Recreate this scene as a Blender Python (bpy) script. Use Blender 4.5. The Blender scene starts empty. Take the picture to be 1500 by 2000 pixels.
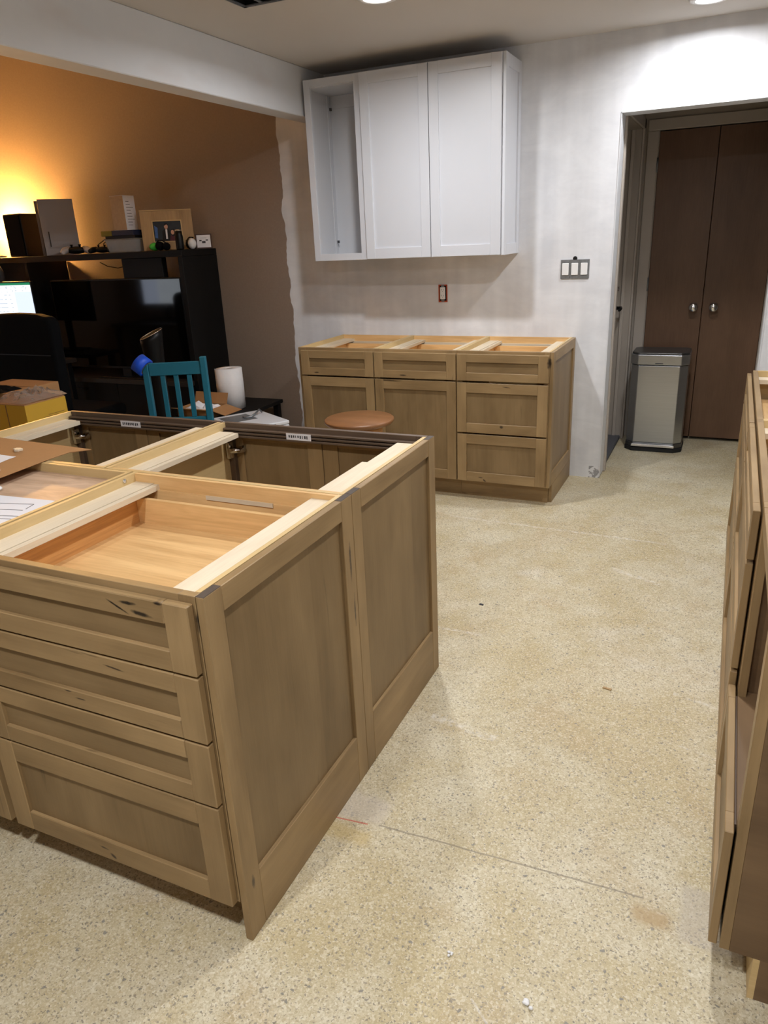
import bpy, bmesh, math, random
from mathutils import Vector, Matrix
random.seed(7)
SC = bpy.context.scene
COL = SC.collection
PI = math.pi

# ------------------------------------------------------------------ camera
cd = bpy.data.cameras.new('camera')
cam = bpy.data.objects.new('camera', cd)
COL.objects.link(cam)
RW = ((0.909690385, 0.412988852, -0.043630400),      # world rows: right, forward, up
      (-0.400918190, 0.845957773, -0.351596432),
      (-0.108295931, 0.337336115, 0.935134395))
cam.matrix_world = Matrix(((RW[0][0], RW[2][0], -RW[1][0], 0.83556),
                           (RW[0][1], RW[2][1], -RW[1][1], -0.95862),
                           (RW[0][2], RW[2][2], -RW[1][2], 1.49101),
                           (0, 0, 0, 1)))
cd.sensor_fit = 'HORIZONTAL'
cd.sensor_width = 36.0
cd.lens = 36.0 * 1428.1 / 1500.0
cd.clip_start = 0.02
SC.camera = cam

# ------------------------------------------------------------------ world, exposure
w = bpy.data.worlds.new('world')
SC.world = w
w.use_nodes = True
w.node_tree.nodes['Background'].inputs[0].default_value = (0.75, 0.85, 1.0, 1)
w.node_tree.nodes['Background'].inputs[1].default_value = 0.05
SC.view_settings.view_transform = 'Standard'
SC.view_settings.look = 'None'
SC.view_settings.gamma = 1.0
SC.view_settings.use_curve_mapping = False
SC.view_settings.exposure = 0.12
SC.cycles.use_denoising = True
SC.cycles.use_light_tree = False
SC.cycles.adaptive_threshold = 0.03
SC.cycles.max_bounces = 7
SC.cycles.diffuse_bounces = 4
SC.cycles.glossy_bounces = 4
SC.cycles.sample_clamp_indirect = 8.0

# recessed lights: x, y, watts (lamps are made with their fittings below)
CEIL = 2.443
DOWNLIGHTS = [(-0.66, 2.37, 19), (0.60, 3.24, 12), (0.60, -0.85, 15), (0.60, 1.27, 20), (-0.20, -0.95, 21)]
LIGHT_COL = (0.98, 0.985, 1.0)

# ------------------------------------------------------------------ helpers: materials
def lin(h):
    h = h.lstrip('#')
    c = [int(h[i:i + 2], 16) / 255 for i in (0, 2, 4)]
    return tuple(x / 12.92 if x <= 0.04045 else ((x + 0.055) / 1.055) ** 2.4 for x in c) + (1,)

class NT:
    def __init__(s, name):
        s.m = bpy.data.materials.new(name)
        s.m.use_nodes = True
        s.t = s.m.node_tree
        s.t.nodes.clear()
        s.out = s.t.nodes.new('ShaderNodeOutputMaterial')
    def n(s, typ, ins=None, **at):
        nd = s.t.nodes.new('ShaderNode' + typ)
        for k, v in at.items():
            setattr(nd, k, v)
        for k, v in (ins or {}).items():
            sk = nd.inputs[k]
            if isinstance(v, bpy.types.NodeSocket):
                s.t.links.new(v, sk)
            else:
                if sk.type == 'RGBA' and isinstance(v, tuple) and len(v) == 3:
                    v = v + (1,)
                sk.default_value = v
        return nd
    def math(s, op, a, b=0.0, c=0.0, clamp=False):
        return s.n('Math', {0: a, 1: b, 2: c}, operation=op, use_clamp=clamp).outputs[0]
    def mix(s, f, a, b, blend='MIX'):
        nd = s.t.nodes.new('ShaderNodeMix')
        nd.data_type = 'RGBA'; nd.blend_type = blend
        for sk, v in ((nd.inputs[0], f), (nd.inputs[6], a), (nd.inputs[7], b)):
            if isinstance(v, bpy.types.NodeSocket): s.t.links.new(v, sk)
            else:
                if sk.type == 'RGBA' and len(v) == 3: v = tuple(v) + (1,)
                sk.default_value = v
        return nd.outputs[2]
    def ramp(s, f, stops):
        nd = s.n('ValToRGB', {0: f})
        e = nd.color_ramp.elements
        while len(e) < len(stops): e.new(0.5)
        for i, (p, c) in enumerate(stops):
            e[i].position = p
            e[i].color = (c, c, c, 1) if isinstance(c, (int, float)) else (tuple(c) + (1,))[:4]
        return nd.outputs[0]
    def noise(s, vec, scale, detail=2.0, rough=0.5, dist=0.0):
        return s.n('TexNoise', {'Vector': vec, 'Scale': scale, 'Detail': detail, 'Roughness': rough, 'Distortion': dist}).outputs[0]
    def pos(s):
        return s.n('NewGeometry').outputs['Position']
    def xyz(s, v):
        o = s.n('SeparateXYZ', {0: v}).outputs
        return o[0], o[1], o[2]
    def bsdf(s, col, rough=0.5, metal=0.0, normal=None, **kw):
        ins = {'Base Color': col, 'Roughness': rough, 'Metallic': metal}
        if normal is not None: ins['Normal'] = normal
        ins.update(kw)
        b = s.n('BsdfPrincipled', ins)
        s.t.links.new(b.outputs[0], s.out.inputs[0])
        return s.m
    def bump(s, h, strength=0.2, dist=0.002):
        return s.n('Bump', {'Height': h, 'Strength': strength, 'Distance': dist}).outputs[0]

M = {}
def plain(name, hexcol, rough=0.5, metal=0.0, vary=0.06, scale=9.0, **kw):
    t = NT(name)
    c = lin(hexcol)
    f = t.noise(t.pos(), scale, 3)
    a = tuple(x * (1 - vary) for x in c[:3]); b = tuple(min(1, x * (1 + vary)) for x in c[:3])
    M[name] = t.bsdf(t.mix(f, a, b), rough, metal, **kw)
    return M[name]

def wood(name, dark, light, streak=0.42, fine=0.16, rough=0.45, dist=0.8, gs=(1.6, 11), knots=None, staves=0.0, mineral=0.0, knot_col=(0.02, 0.013, 0.008), spec=0.4):
    """wood grain along u of the UV map (metres)"""
    t = NT(name)
    uv = t.n('UVMap').outputs[0]
    def mp(sx, sy):
        return t.n('Mapping', {'Vector': uv, 'Scale': (sx, sy, 1)}).outputs[0]
    tone = t.noise(mp(2.2, 4.5), 1.0, 3, 0.6)
    f1 = t.noise(mp(*gs), 1.0, 4, 0.55, dist)
    f2 = t.noise(mp(7, 160), 1.0, 3, 0.6)
    v = t.math('ADD', t.math('MULTIPLY', f1, streak), t.math('MULTIPLY', f2, fine))
    v = t.math('ADD', v, t.math('MULTIPLY', tone, 1 - streak * 0.55 - fine * 0.3))
    if staves:
        u, vv, _ = t.xyz(uv)
        cell = t.math('FLOOR', t.math('DIVIDE', vv, staves))
        wn = t.n('TexWhiteNoise', {'W': cell}, noise_dimensions='1D').outputs[0]
        v = t.math('ADD', v, t.math('MULTIPLY', t.math('SUBTRACT', wn, 0.5), 0.12))
    col = t.mix(t.math('MULTIPLY', t.math('SUBTRACT', v, 0.36), 1.75, clamp=True), dark, light)
    if mineral:
        k = t.noise(mp(3.0, 26), 1.0, 3, 0.55, 0.8)
        k2 = t.noise(mp(1.9, 3.1), 1.0, 1)
        mk = t.math('MULTIPLY', t.ramp(k, [(0.66, 0.0), (0.74, 1.0)]), t.ramp(k2, [(0.52, 0.0), (0.62, 1.0)]))
        col = t.mix(t.math('MULTIPLY', mk, mineral), col, tuple(x * 0.35 for x in dark))
    if knots:
        x, y, z = t.xyz(t.pos())
        wob = t.math('MULTIPLY', t.math('SUBTRACT', t.noise(t.pos(), 60, 3), 0.5), 1.5)
        for (ax, cx, cz, rx, rz, slope) in knots:
            du = t.math('SUBTRACT', {'x': x, 'y': y}[ax], cx)
            dz = t.math('SUBTRACT', t.math('SUBTRACT', z, cz), t.math('MULTIPLY', du, slope))
            d = t.math('ADD', t.math('POWER', t.math('ABSOLUTE', t.math('DIVIDE', du, rx)), 2),
                       t.math('POWER', t.math('ABSOLUTE', t.math('DIVIDE', dz, rz)), 2))
            d = t.math('ADD', d, wob)
            mk = t.math('SUBTRACT', 1.15, d, clamp=True)
            col = t.mix(mk, col, knot_col)
    nb = t.bump(f2, 0.12, 0.001)
    M[name] = t.bsdf(col, rough, 0.0, nb, **{'Specular IOR Level': spec})
    return M[name]

# ------------------------------------------------------------------ helpers: meshes
class MB:
    def __init__(s):
        s.bm = bmesh.new()
        s.uv = s.bm.loops.layers.uv.new('UVMap')
    def _faceuv(s, f, ga, off):
        n = f.normal
        k = max(range(3), key=lambda i: abs(n[i]))
        ax = [i for i in range(3) if i != k]
        if ga in ax: a, b = ga, [i for i in ax if i != ga][0]
        else: a, b = ax
        for l in f.loops:
            l[s.uv].uv = (l.vert.co[a] + off[0], l.vert.co[b] + off[1] + 0.37 * k)
    def box(s, x0, x1, y0, y1, z0, z1, g=None):
        d = (abs(x1 - x0), abs(y1 - y0), abs(z1 - z0))
        if g is None: g = d.index(max(d))
        off = (random.uniform(0, 40), random.uniform(0, 40))
        vs = [s.bm.verts.new((x, y, z)) for x in (x0, x1) for y in (y0, y1) for z in (z0, z1)]
        fs = []
        for q in ((0, 1, 3, 2), (4, 6, 7, 5), (0, 4, 5, 1), (2, 3, 7, 6), (0, 2, 6, 4), (1, 5, 7, 3)):
            fs.append(s.bm.faces.new([vs[i] for i in q]))
        if (x1 - x0) * (y1 - y0) * (z1 - z0) < 0:
            bmesh.ops.reverse_faces(s.bm, faces=fs)
        for f in fs:
            f.normal_update(); s._faceuv(f, g, off)
        return s
    def fbox(s, fr, u0, u1, z0, z1, n0, n1, g=None):
        """box on a facade: fr = (u axis, n axis, n origin, outward sign)"""
        ua, na, o, sg = fr
        lo, hi = [0, 0, z0], [0, 0, z1]
        lo[ua], hi[ua] = u0, u1
        a, b = o + sg * n0, o + sg * n1
        lo[na], hi[na] = min(a, b), max(a, b)
        gg = {None: None, 'u': ua, 'z': 2, 'n': na}[g]
        return s.box(lo[0], hi[0], lo[1], hi[1], lo[2], hi[2], gg)
    def prism(s, pts, z0, z1, g=0):
        """polygon (x, y) extruded z0..z1"""
        lo = [s.bm.verts.new((x, y, z0)) for x, y in pts]
        hi = [s.bm.verts.new((x, y, z1)) for x, y in pts]
        n = len(pts)
        fs = [s.bm.faces.new(list(reversed(lo))), s.bm.faces.new(hi)]
        for i in range(n):
            fs.append(s.bm.faces.new([lo[i], lo[(i + 1) % n], hi[(i + 1) % n], hi[i]]))
        off = (random.uniform(0, 40), random.uniform(0, 40))
        for f in fs:
            f.normal_update(); s._faceuv(f, g, off)
        return s
    def lathe(s, prof, c=(0, 0, 0), seg=28, axis=2, cap=True):
        """prof: (radius, height) list round an axis through c"""
        rings = []
        for r, h in prof:
            ring = []
            for i in range(seg):
                a = 2 * PI * i / seg
                p = [r * math.cos(a), r * math.sin(a), h]
                if axis == 0: p = [h, p[0], p[1]]
                elif axis == 1: p = [p[1], h, p[0]]
                ring.append(s.bm.verts.new((p[0] + c[0], p[1] + c[1], p[2] + c[2])))
            rings.append(ring)
        fs = []
        for A, B in zip(rings, rings[1:]):
            for i in range(seg):
                j = (i + 1) % seg
                fs.append(s.bm.faces.new([A[i], A[j], B[j], B[i]]))
        if cap:
            if prof[0][0] > 1e-5: fs.append(s.bm.faces.new(list(reversed(rings[0]))))
            if prof[-1][0] > 1e-5: fs.append(s.bm.faces.new(rings[-1]))
        off = (random.uniform(0, 40), random.uniform(0, 40))
        for f in fs:
            f.smooth = True
            f.normal_update(); s._faceuv(f, 0, off)
        return s
    def tube(s, pts, r, seg=8):
        pts = [Vector(p) for p in pts]
        rings = []
        for i, p in enumerate(pts):
            d = (pts[min(i + 1, len(pts) - 1)] - pts[max(i - 1, 0)]).normalized()
            up = Vector((0, 0, 1)) if abs(d.z) < 0.9 else Vector((1, 0, 0))
            a = d.cross(up).normalized(); b = d.cross(a)
            rr = r[i] if isinstance(r, (list, tuple)) else r
            rings.append([s.bm.verts.new(p + a * rr * math.cos(2 * PI * k / seg) + b * rr * math.sin(2 * PI * k / seg)) for k in range(seg)])
        for A, B in zip(rings, rings[1:]):
            for k in range(seg):
                f = s.bm.faces.new([A[k], A[(k + 1) % seg], B[(k + 1) % seg], B[k]]); f.smooth = True
        s.bm.faces.new(rings[0]); s.bm.faces.new(list(reversed(rings[-1])))
        return s
    def ellipsoid(s, c, r, useg=16, vseg=10):
        ret = bmesh.ops.create_uvsphere(s.bm, u_segments=useg, v_segments=vseg, radius=1.0,
                                        matrix=Matrix.Translation(c) @ Matrix.Diagonal((r[0], r[1], r[2], 1)))
        for v in ret['verts']:
            for f in v.link_faces: f.smooth = True
        return s
    def xform(s, m):
        bmesh.ops.transform(s.bm, matrix=m, verts=s.bm.verts[:]); return s
    def build(s, name, mat, parent=None, bevel=0.0, seg=1, smooth=False, recalc=True):
        if recalc: bmesh.ops.recalc_face_normals(s.bm, faces=s.bm.faces[:])
        me = bpy.data.meshes.new(name)
        s.bm.to_mesh(me); s.bm.free()
        me.materials.append(M[mat] if isinstance(mat, str) else mat)
        o = bpy.data.objects.new(name, me)
        COL.objects.link(o)
        if parent is not None:
            o.parent = parent
            root = parent
            if parent.get('_base') is not None:
                b = parent['_base']
                o.matrix_parent_inverse = Matrix.Translation((-b[0], -b[1], -b[2]))
        if bevel:
            md = o.modifiers.new('bevel', 'BEVEL')
            md.width = bevel; md.segments = seg; md.limit_method = 'ANGLE'
            if seg > 1:
                for p in me.polygons: p.use_smooth = True
                md.harden_normals = True
        if smooth:
            for p in me.polygons: p.use_smooth = True
        return o

def thing(name, label, cat, loc=(0, 0, 0), rotz=0.0, group=None, world_coords=True):
    """Empty at the base of a thing; parts given in world coordinates unless world_coords is False"""
    o = bpy.data.objects.new(name, None)
    COL.objects.link(o)
    o.location = loc; o.rotation_euler = (0, 0, rotz); o.empty_display_size = 0.1
    if world_coords: o['_base'] = loc
    o['label'] = label; o['category'] = cat
    if group: o['group'] = group
    return o
def tag(o, label, cat, group=None):
    o['label'] = label; o['category'] = cat
    if group: o['group'] = group
    return o
def struct(o, label=None):
    o['kind'] = 'structure'
    if label: o['label'] = label
    return o

# ------------------------------------------------------------------ materials
TD, TL = (0.158, 0.097, 0.041), (0.415, 0.282, 0.138)
KN = [('x', -1.447, 0.728, 0.020, 0.005, 0.0), ('x', -0.868, 0.730, 0.022, 0.0045, 0.0), ('x', -0.395, 0.145, 0.016, 0.003, -0.1), ('x', -0.015, 0.82, 0.012, 0.03, 0.0),
      ('x', -0.271, 0.455, 0.012, 0.010, 0.0), ('x', -0.369, 0.128, 0.010, 0.006, -0.5), ('x', -0.245, 0.682, 0.028, 0.0025, -0.1), ('x', -0.395, 0.59, 0.012, 0.002, 0.0), ('x', -0.362, 0.577, 0.016, 0.002, 0.0)]
wood('stain', TD, TL, mineral=0.9, knots=KN, knot_col=(0.05, 0.032, 0.018))
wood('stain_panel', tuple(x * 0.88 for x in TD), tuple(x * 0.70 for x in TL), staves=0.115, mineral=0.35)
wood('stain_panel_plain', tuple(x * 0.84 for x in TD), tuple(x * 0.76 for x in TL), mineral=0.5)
wood('stain_top', TD, TL, mineral=0.6, knots=[('x', -0.172, 0.846, 0.024, 0.0042, 0.0), ('x', -0.140, 0.8275, 0.027, 0.0055, -0.10),
                                             ('x', -0.200, 0.8335, 0.026, 0.003, -0.45), ('x', -0.095, 0.858, 0.010, 0.004, 0.0)])
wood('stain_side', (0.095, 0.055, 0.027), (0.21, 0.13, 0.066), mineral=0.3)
wood('stain_dark', (0.075, 0.050, 0.034), (0.16, 0.108, 0.074), mineral=0.3)
wood('stain_knots_end', TD, TL, mineral=0.5, knots=[('y', 0.585, 0.70, 0.006, 0.06, 0.0), ('y', 0.030, 0.15, 0.006, 0.02, 0.0), ('y', 0.594, 0.55, 0.004, 0.05, 0.0)], knot_col=(0.10, 0.07, 0.045))
wood('ply', (0.50, 0.345, 0.15), (0.70, 0.525, 0.27), streak=0.3, fine=0.3, rough=0.5)
wood('ply_pale', (0.55, 0.44, 0.30), (0.78, 0.68, 0.52), streak=0.45, fine=0.4, rough=0.6)
wood('ply_pink', (0.36, 0.22, 0.13), (0.70, 0.50, 0.35), streak=0.95, fine=0.25, rough=0.55, dist=3.0, gs=(2.2, 9))
wood('oak', (0.42, 0.215, 0.07), (0.80, 0.53, 0.25), streak=0.85, fine=0.3, rough=0.38, dist=1.8, gs=(1.4, 14))
wood('oak_red', (0.24, 0.09, 0.025), (0.66, 0.34, 0.12), streak=1.0, fine=0.4, rough=0.38, dist=0.8, gs=(2.5, 45))
wood('closet_wood', (0.095, 0.050, 0.028), (0.165, 0.090, 0.052), streak=0.4, fine=0.5, rough=0.42, staves=0.0)
wood('stool_wood', (0.12, 0.05, 0.02), (0.27, 0.125, 0.052), streak=0.6, fine=0.35, rough=0.33)
wood('frame_wood', (0.22, 0.13, 0.06), (0.50, 0.34, 0.17), streak=0.9, fine=0.3, rough=0.6, mineral=0.5)
wood('black_wood', (0.004, 0.0038, 0.004), (0.009, 0.0085, 0.0085), streak=0.4, fine=0.4, rough=0.5, spec=0.2)
plain('white_cab', '#d2d4da', 0.38, vary=0.02)
plain('white_cab_in', '#cfd0d4', 0.5, vary=0.02)
plain('door_grey', '#b3aaa0', 0.5, vary=0.04)
plain('hall_wall', '#a59c92', 0.7, vary=0.05)
plain('dark_metal', '#1c1c1e', 0.4, 0.6)
plain('galv', '#8c8f92', 0.45, 0.8, vary=0.3, scale=60)
plain('chrome', '#d9d9dc', 0.12, 1.0)
plain('black_plastic', '#09090a', 0.42, **{'Specular IOR Level': 0.3})
plain('black_cloth', '#08090c', 0.9, **{'Specular IOR Level': 0.15})
plain('black_hole', '#020202', 0.9)
plain('white_plastic', '#e6e6e6', 0.4)
plain('console_white', '#8f8a8c', 0.35, vary=0.03)
plain('pad_white', '#c2bec0', 0.4, vary=0.03)
plain('end_grain', '#4a4038', 0.7, vary=0.25, scale=80)
plain('paper', '#e9e9ee', 0.8, vary=0.03)
plain('paper_roll', '#e8e6e6', 0.95, vary=0.05, scale=40)
plain('teal', '#16677d', 0.45, vary=0.15, scale=14)
plain('tape_blue', '#1350d0', 0.5)
plain('orange_box', '#b4451c', 0.6)
plain('cardboard', '#a97e52', 0.85, vary=0.06, scale=30)
plain('cardboard_dark', '#7d5a38', 0.85, vary=0.08, scale=30)
plain('carton_yellow', '#c39a2c', 0.7, vary=0.05, scale=12)
plain('kraft_pale', '#b9a083', 0.8, vary=0.15, scale=60)
plain('green', '#3fc94a', 0.4)
plain('navy', '#1a2440', 0.5)
plain('olive', '#77701f', 0.6)
plain('rubber', '#1a1b1d', 0.7)
plain('grey_dark', '#3a3a3d', 0.6)
plain('desk', '#2a221c', 0.5)
plain('sill', '#55565b', 0.6)
plain('white_appliance', '#d4d6da', 0.35, vary=0.02)
plain('print_dark', '#3a3c44', 0.7)
plain('maroon', '#5a2430', 0.7)
plain('skin_print', '#c99c86', 0.7)
plain('photo_bg', '#16202a', 0.4, vary=0.5, scale=40)
plain('photo_blue', '#3a66a8', 0.4, vary=0.5, scale=90)
plain('hair_print', '#15100e', 0.7)
plain('label_blue', '#26488f', 0.6)
plain('brown_frame', '#4a3024', 0.6)

def brushed():
    t = NT('steel')
    p = t.n('Mapping', {'Vector': t.pos(), 'Scale': (3, 3, 260)}).outputs[0]
    f = t.noise(p, 1.0, 3)
    M['steel'] = t.bsdf(t.mix(f, (0.40, 0.42, 0.45), (0.52, 0.54, 0.57)), 0.30, 0.95, t.bump(f, 0.05, 0.001), Anisotropic=0.5)
    t = NT('steel_dark')
    f = t.noise(t.pos(), 30, 2)
    M['steel_dark'] = t.bsdf(t.mix(f, (0.10, 0.10, 0.10), (0.15, 0.15, 0.15)), 0.35, 0.8)
brushed()

def emit(name, col, strength):
    t = NT(name)
    e = t.n('Emission', {0: col, 1: strength})
    t.t.links.new(e.outputs[0], t.out.inputs[0]); M[name] = t.m
emit('lens_glow', (1.0, 0.97, 0.94), 14)
emit('bulb_glow', (1.0, 0.50, 0.13), 680)
def screen_mat(name, strength, panel):
    """a lit window with a toolbar and pale columns of text"""
    t = NT(name)
    uv = t.n('UVMap').outputs[0]
    u, v, _ = t.xyz(uv)
    bar = t.math('GREATER_THAN', v, 0.95)
    tool = t.math('GREATER_THAN', v, 0.80)
    col = t.mix(t.math('GREATER_THAN', u, panel), (0.85, 0.92, 1.0), (0.70, 0.78, 0.98))
    rows = t.math('LESS_THAN', t.math('FRACT', t.math('MULTIPLY', v, 11)), 0.16)
    txt = t.noise(t.n('Mapping', {'Vector': uv, 'Scale': (26, 3, 1)}).outputs[0], 1.0, 1)
    tm = t.math('MULTIPLY', t.math('MULTIPLY', rows, t.math('GREATER_THAN', txt, 0.52)), t.math('LESS_THAN', u, panel - 0.06))
    col = t.mix(t.math('MULTIPLY', tm, 0.55), col, (0.2, 0.22, 0.3))
    col = t.mix(t.math('MULTIPLY', tool, 0.85), col, (0.88, 0.93, 0.95))
    ic = t.noise(t.n('Mapping', {'Vector': uv, 'Scale': (34, 16, 1)}).outputs[0], 1.0, 1)
    im = t.math('MULTIPLY', t.math('MULTIPLY', tool, t.math('GREATER_THAN', ic, 0.62)), t.math('LESS_THAN', v, 0.93))
    col = t.mix(t.math('MULTIPLY', im, 0.5), col, (0.25, 0.28, 0.32))
    col = t.mix(bar, col, (0.02, 0.20, 0.09))
    e = t.n('Emission', {0: col, 1: strength})
    t.t.links.new(e.outputs[0], t.out.inputs[0]); M[name] = t.m
screen_mat('screen', 1.15, 0.72)
screen_mat('screen_far', 7.0, 0.62)

def glossy_black():
    t = NT('tv_glass')
    M['tv_glass'] = t.bsdf((0.002, 0.002, 0.002), 0.06, 0.0, **{'Specular IOR Level': 0.2})
    t = NT('clear_plastic')
    f = t.noise(t.pos(), 40, 2)
    M['clear_plastic'] = t.bsdf(t.mix(f, (0.7, 0.75, 0.78), (0.9, 0.92, 0.94)), 0.25, 0.0, **{'Transmission Weight': 0.75, 'IOR': 1.2})
    t = NT('film')
    M['film'] = t.bsdf((0.86, 0.80, 0.74), 0.12, 0.0, t.bump(t.noise(t.pos(), 60, 3), 0.6, 0.01), **{'Transmission Weight': 0.85, 'IOR': 1.15})
glossy_black()

def wall_mat():
    t = NT('wall_paint')
    p = t.pos(); x, y, z = t.xyz(p)
    wob = t.math('MULTIPLY', t.math('SUBTRACT', t.noise(t.n('Mapping', {'Vector': p, 'Scale': (0.01, 0.01, 1)}).outputs[0], 5.0, 3, 0.5), 0.5), 0.09)
    edge = t.math('ADD', t.math('ADD', x, 1.972), wob)
    m = t.math('MULTIPLY', edge, 220, clamp=True)
    f1 = t.noise(p, 2.6, 4, 0.6, 0.4)
    roll = t.noise(t.n('Mapping', {'Vector': p, 'Scale': (11, 1, 1.2)}).outputs[0], 1.0, 2)
    brush = t.noise(t.n('Mapping', {'Vector': p, 'Scale': (2.2, 1, 5)}).outputs[0], 1.6, 4, 0.65, 0.6)
    prim = t.mix(t.ramp(t.math('MULTIPLY', t.math('ADD', t.math('ADD', f1, roll), brush), 0.333), [(0.36, 0.0), (0.62, 1.0)]), (0.60, 0.615, 0.655), (0.80, 0.815, 0.85))
    # thin first coat shows the taupe below along the roller's edge
    thin = t.ramp(t.noise(t.n('Mapping', {'Vector': p, 'Scale': (4, 1, 0.7)}).outputs[0], 1.0, 2), [(0.42, 0.0), (0.62, 0.15)])
    prim = t.mix(thin, prim, (0.52, 0.49, 0.46))
    chip = t.math('MULTIPLY', t.math('MULTIPLY', t.math('GREATER_THAN', x, 0.125), t.math('LESS_THAN', x, 0.2)), t.math('LESS_THAN', z, 0.075))
    chip = t.math('MULTIPLY', chip, t.ramp(t.noise(p, 38, 3), [(0.48, 0.0), (0.53, 0.8)]))
    prim = t.mix(chip, prim, (0.22, 0.22, 0.23))
    brown = t.mix(t.noise(p, 90, 3), (0.25, 0.187, 0.143), (0.305, 0.232, 0.18))
    M['wall_paint'] = t.bsdf(t.mix(m, brown, prim), 0.75, 0.0, t.bump(t.noise(p, 160, 3), 0.10, 0.002))
    t = NT('primer')
    p = t.pos()
    f1 = t.noise(p, 2.2, 4, 0.6, 0.4)
    s = t.ramp(t.noise(t.n('Mapping', {'Vector': p, 'Scale': (1, 1.2, 4)}).outputs[0], 1.6, 3), [(0.55, 0.0), (0.7, 0.35)])
    M['primer'] = t.bsdf(t.mix(s, t.mix(f1, (0.62, 0.635, 0.665), (0.76, 0.775, 0.80)), (0.60, 0.55, 0.54)), 0.75, 0.0, t.bump(t.noise(p, 160, 3), 0.10, 0.002))
    t = NT('ceiling_paint')
    p = t.pos()
    M['ceiling_paint'] = t.bsdf(t.mix(t.noise(p, 1.4, 3), (0.56, 0.525, 0.485), (0.62, 0.585, 0.545)), 0.85, 0.0, t.bump(t.noise(p, 130, 3), 0.10, 0.002))
    t = NT('room_paint')
    p = t.pos()
    M['room_paint'] = t.bsdf(t.mix(t.noise(p, 2, 3), (0.55, 0.54, 0.53), (0.62, 0.61, 0.60)), 0.8)
    t = NT('den_paint')
    p = t.pos()
    M['den_paint'] = t.bsdf(t.mix(t.noise(p, 90, 3), (0.25, 0.187, 0.143), (0.305, 0.232, 0.18)), 0.8)
wall_mat()

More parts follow.
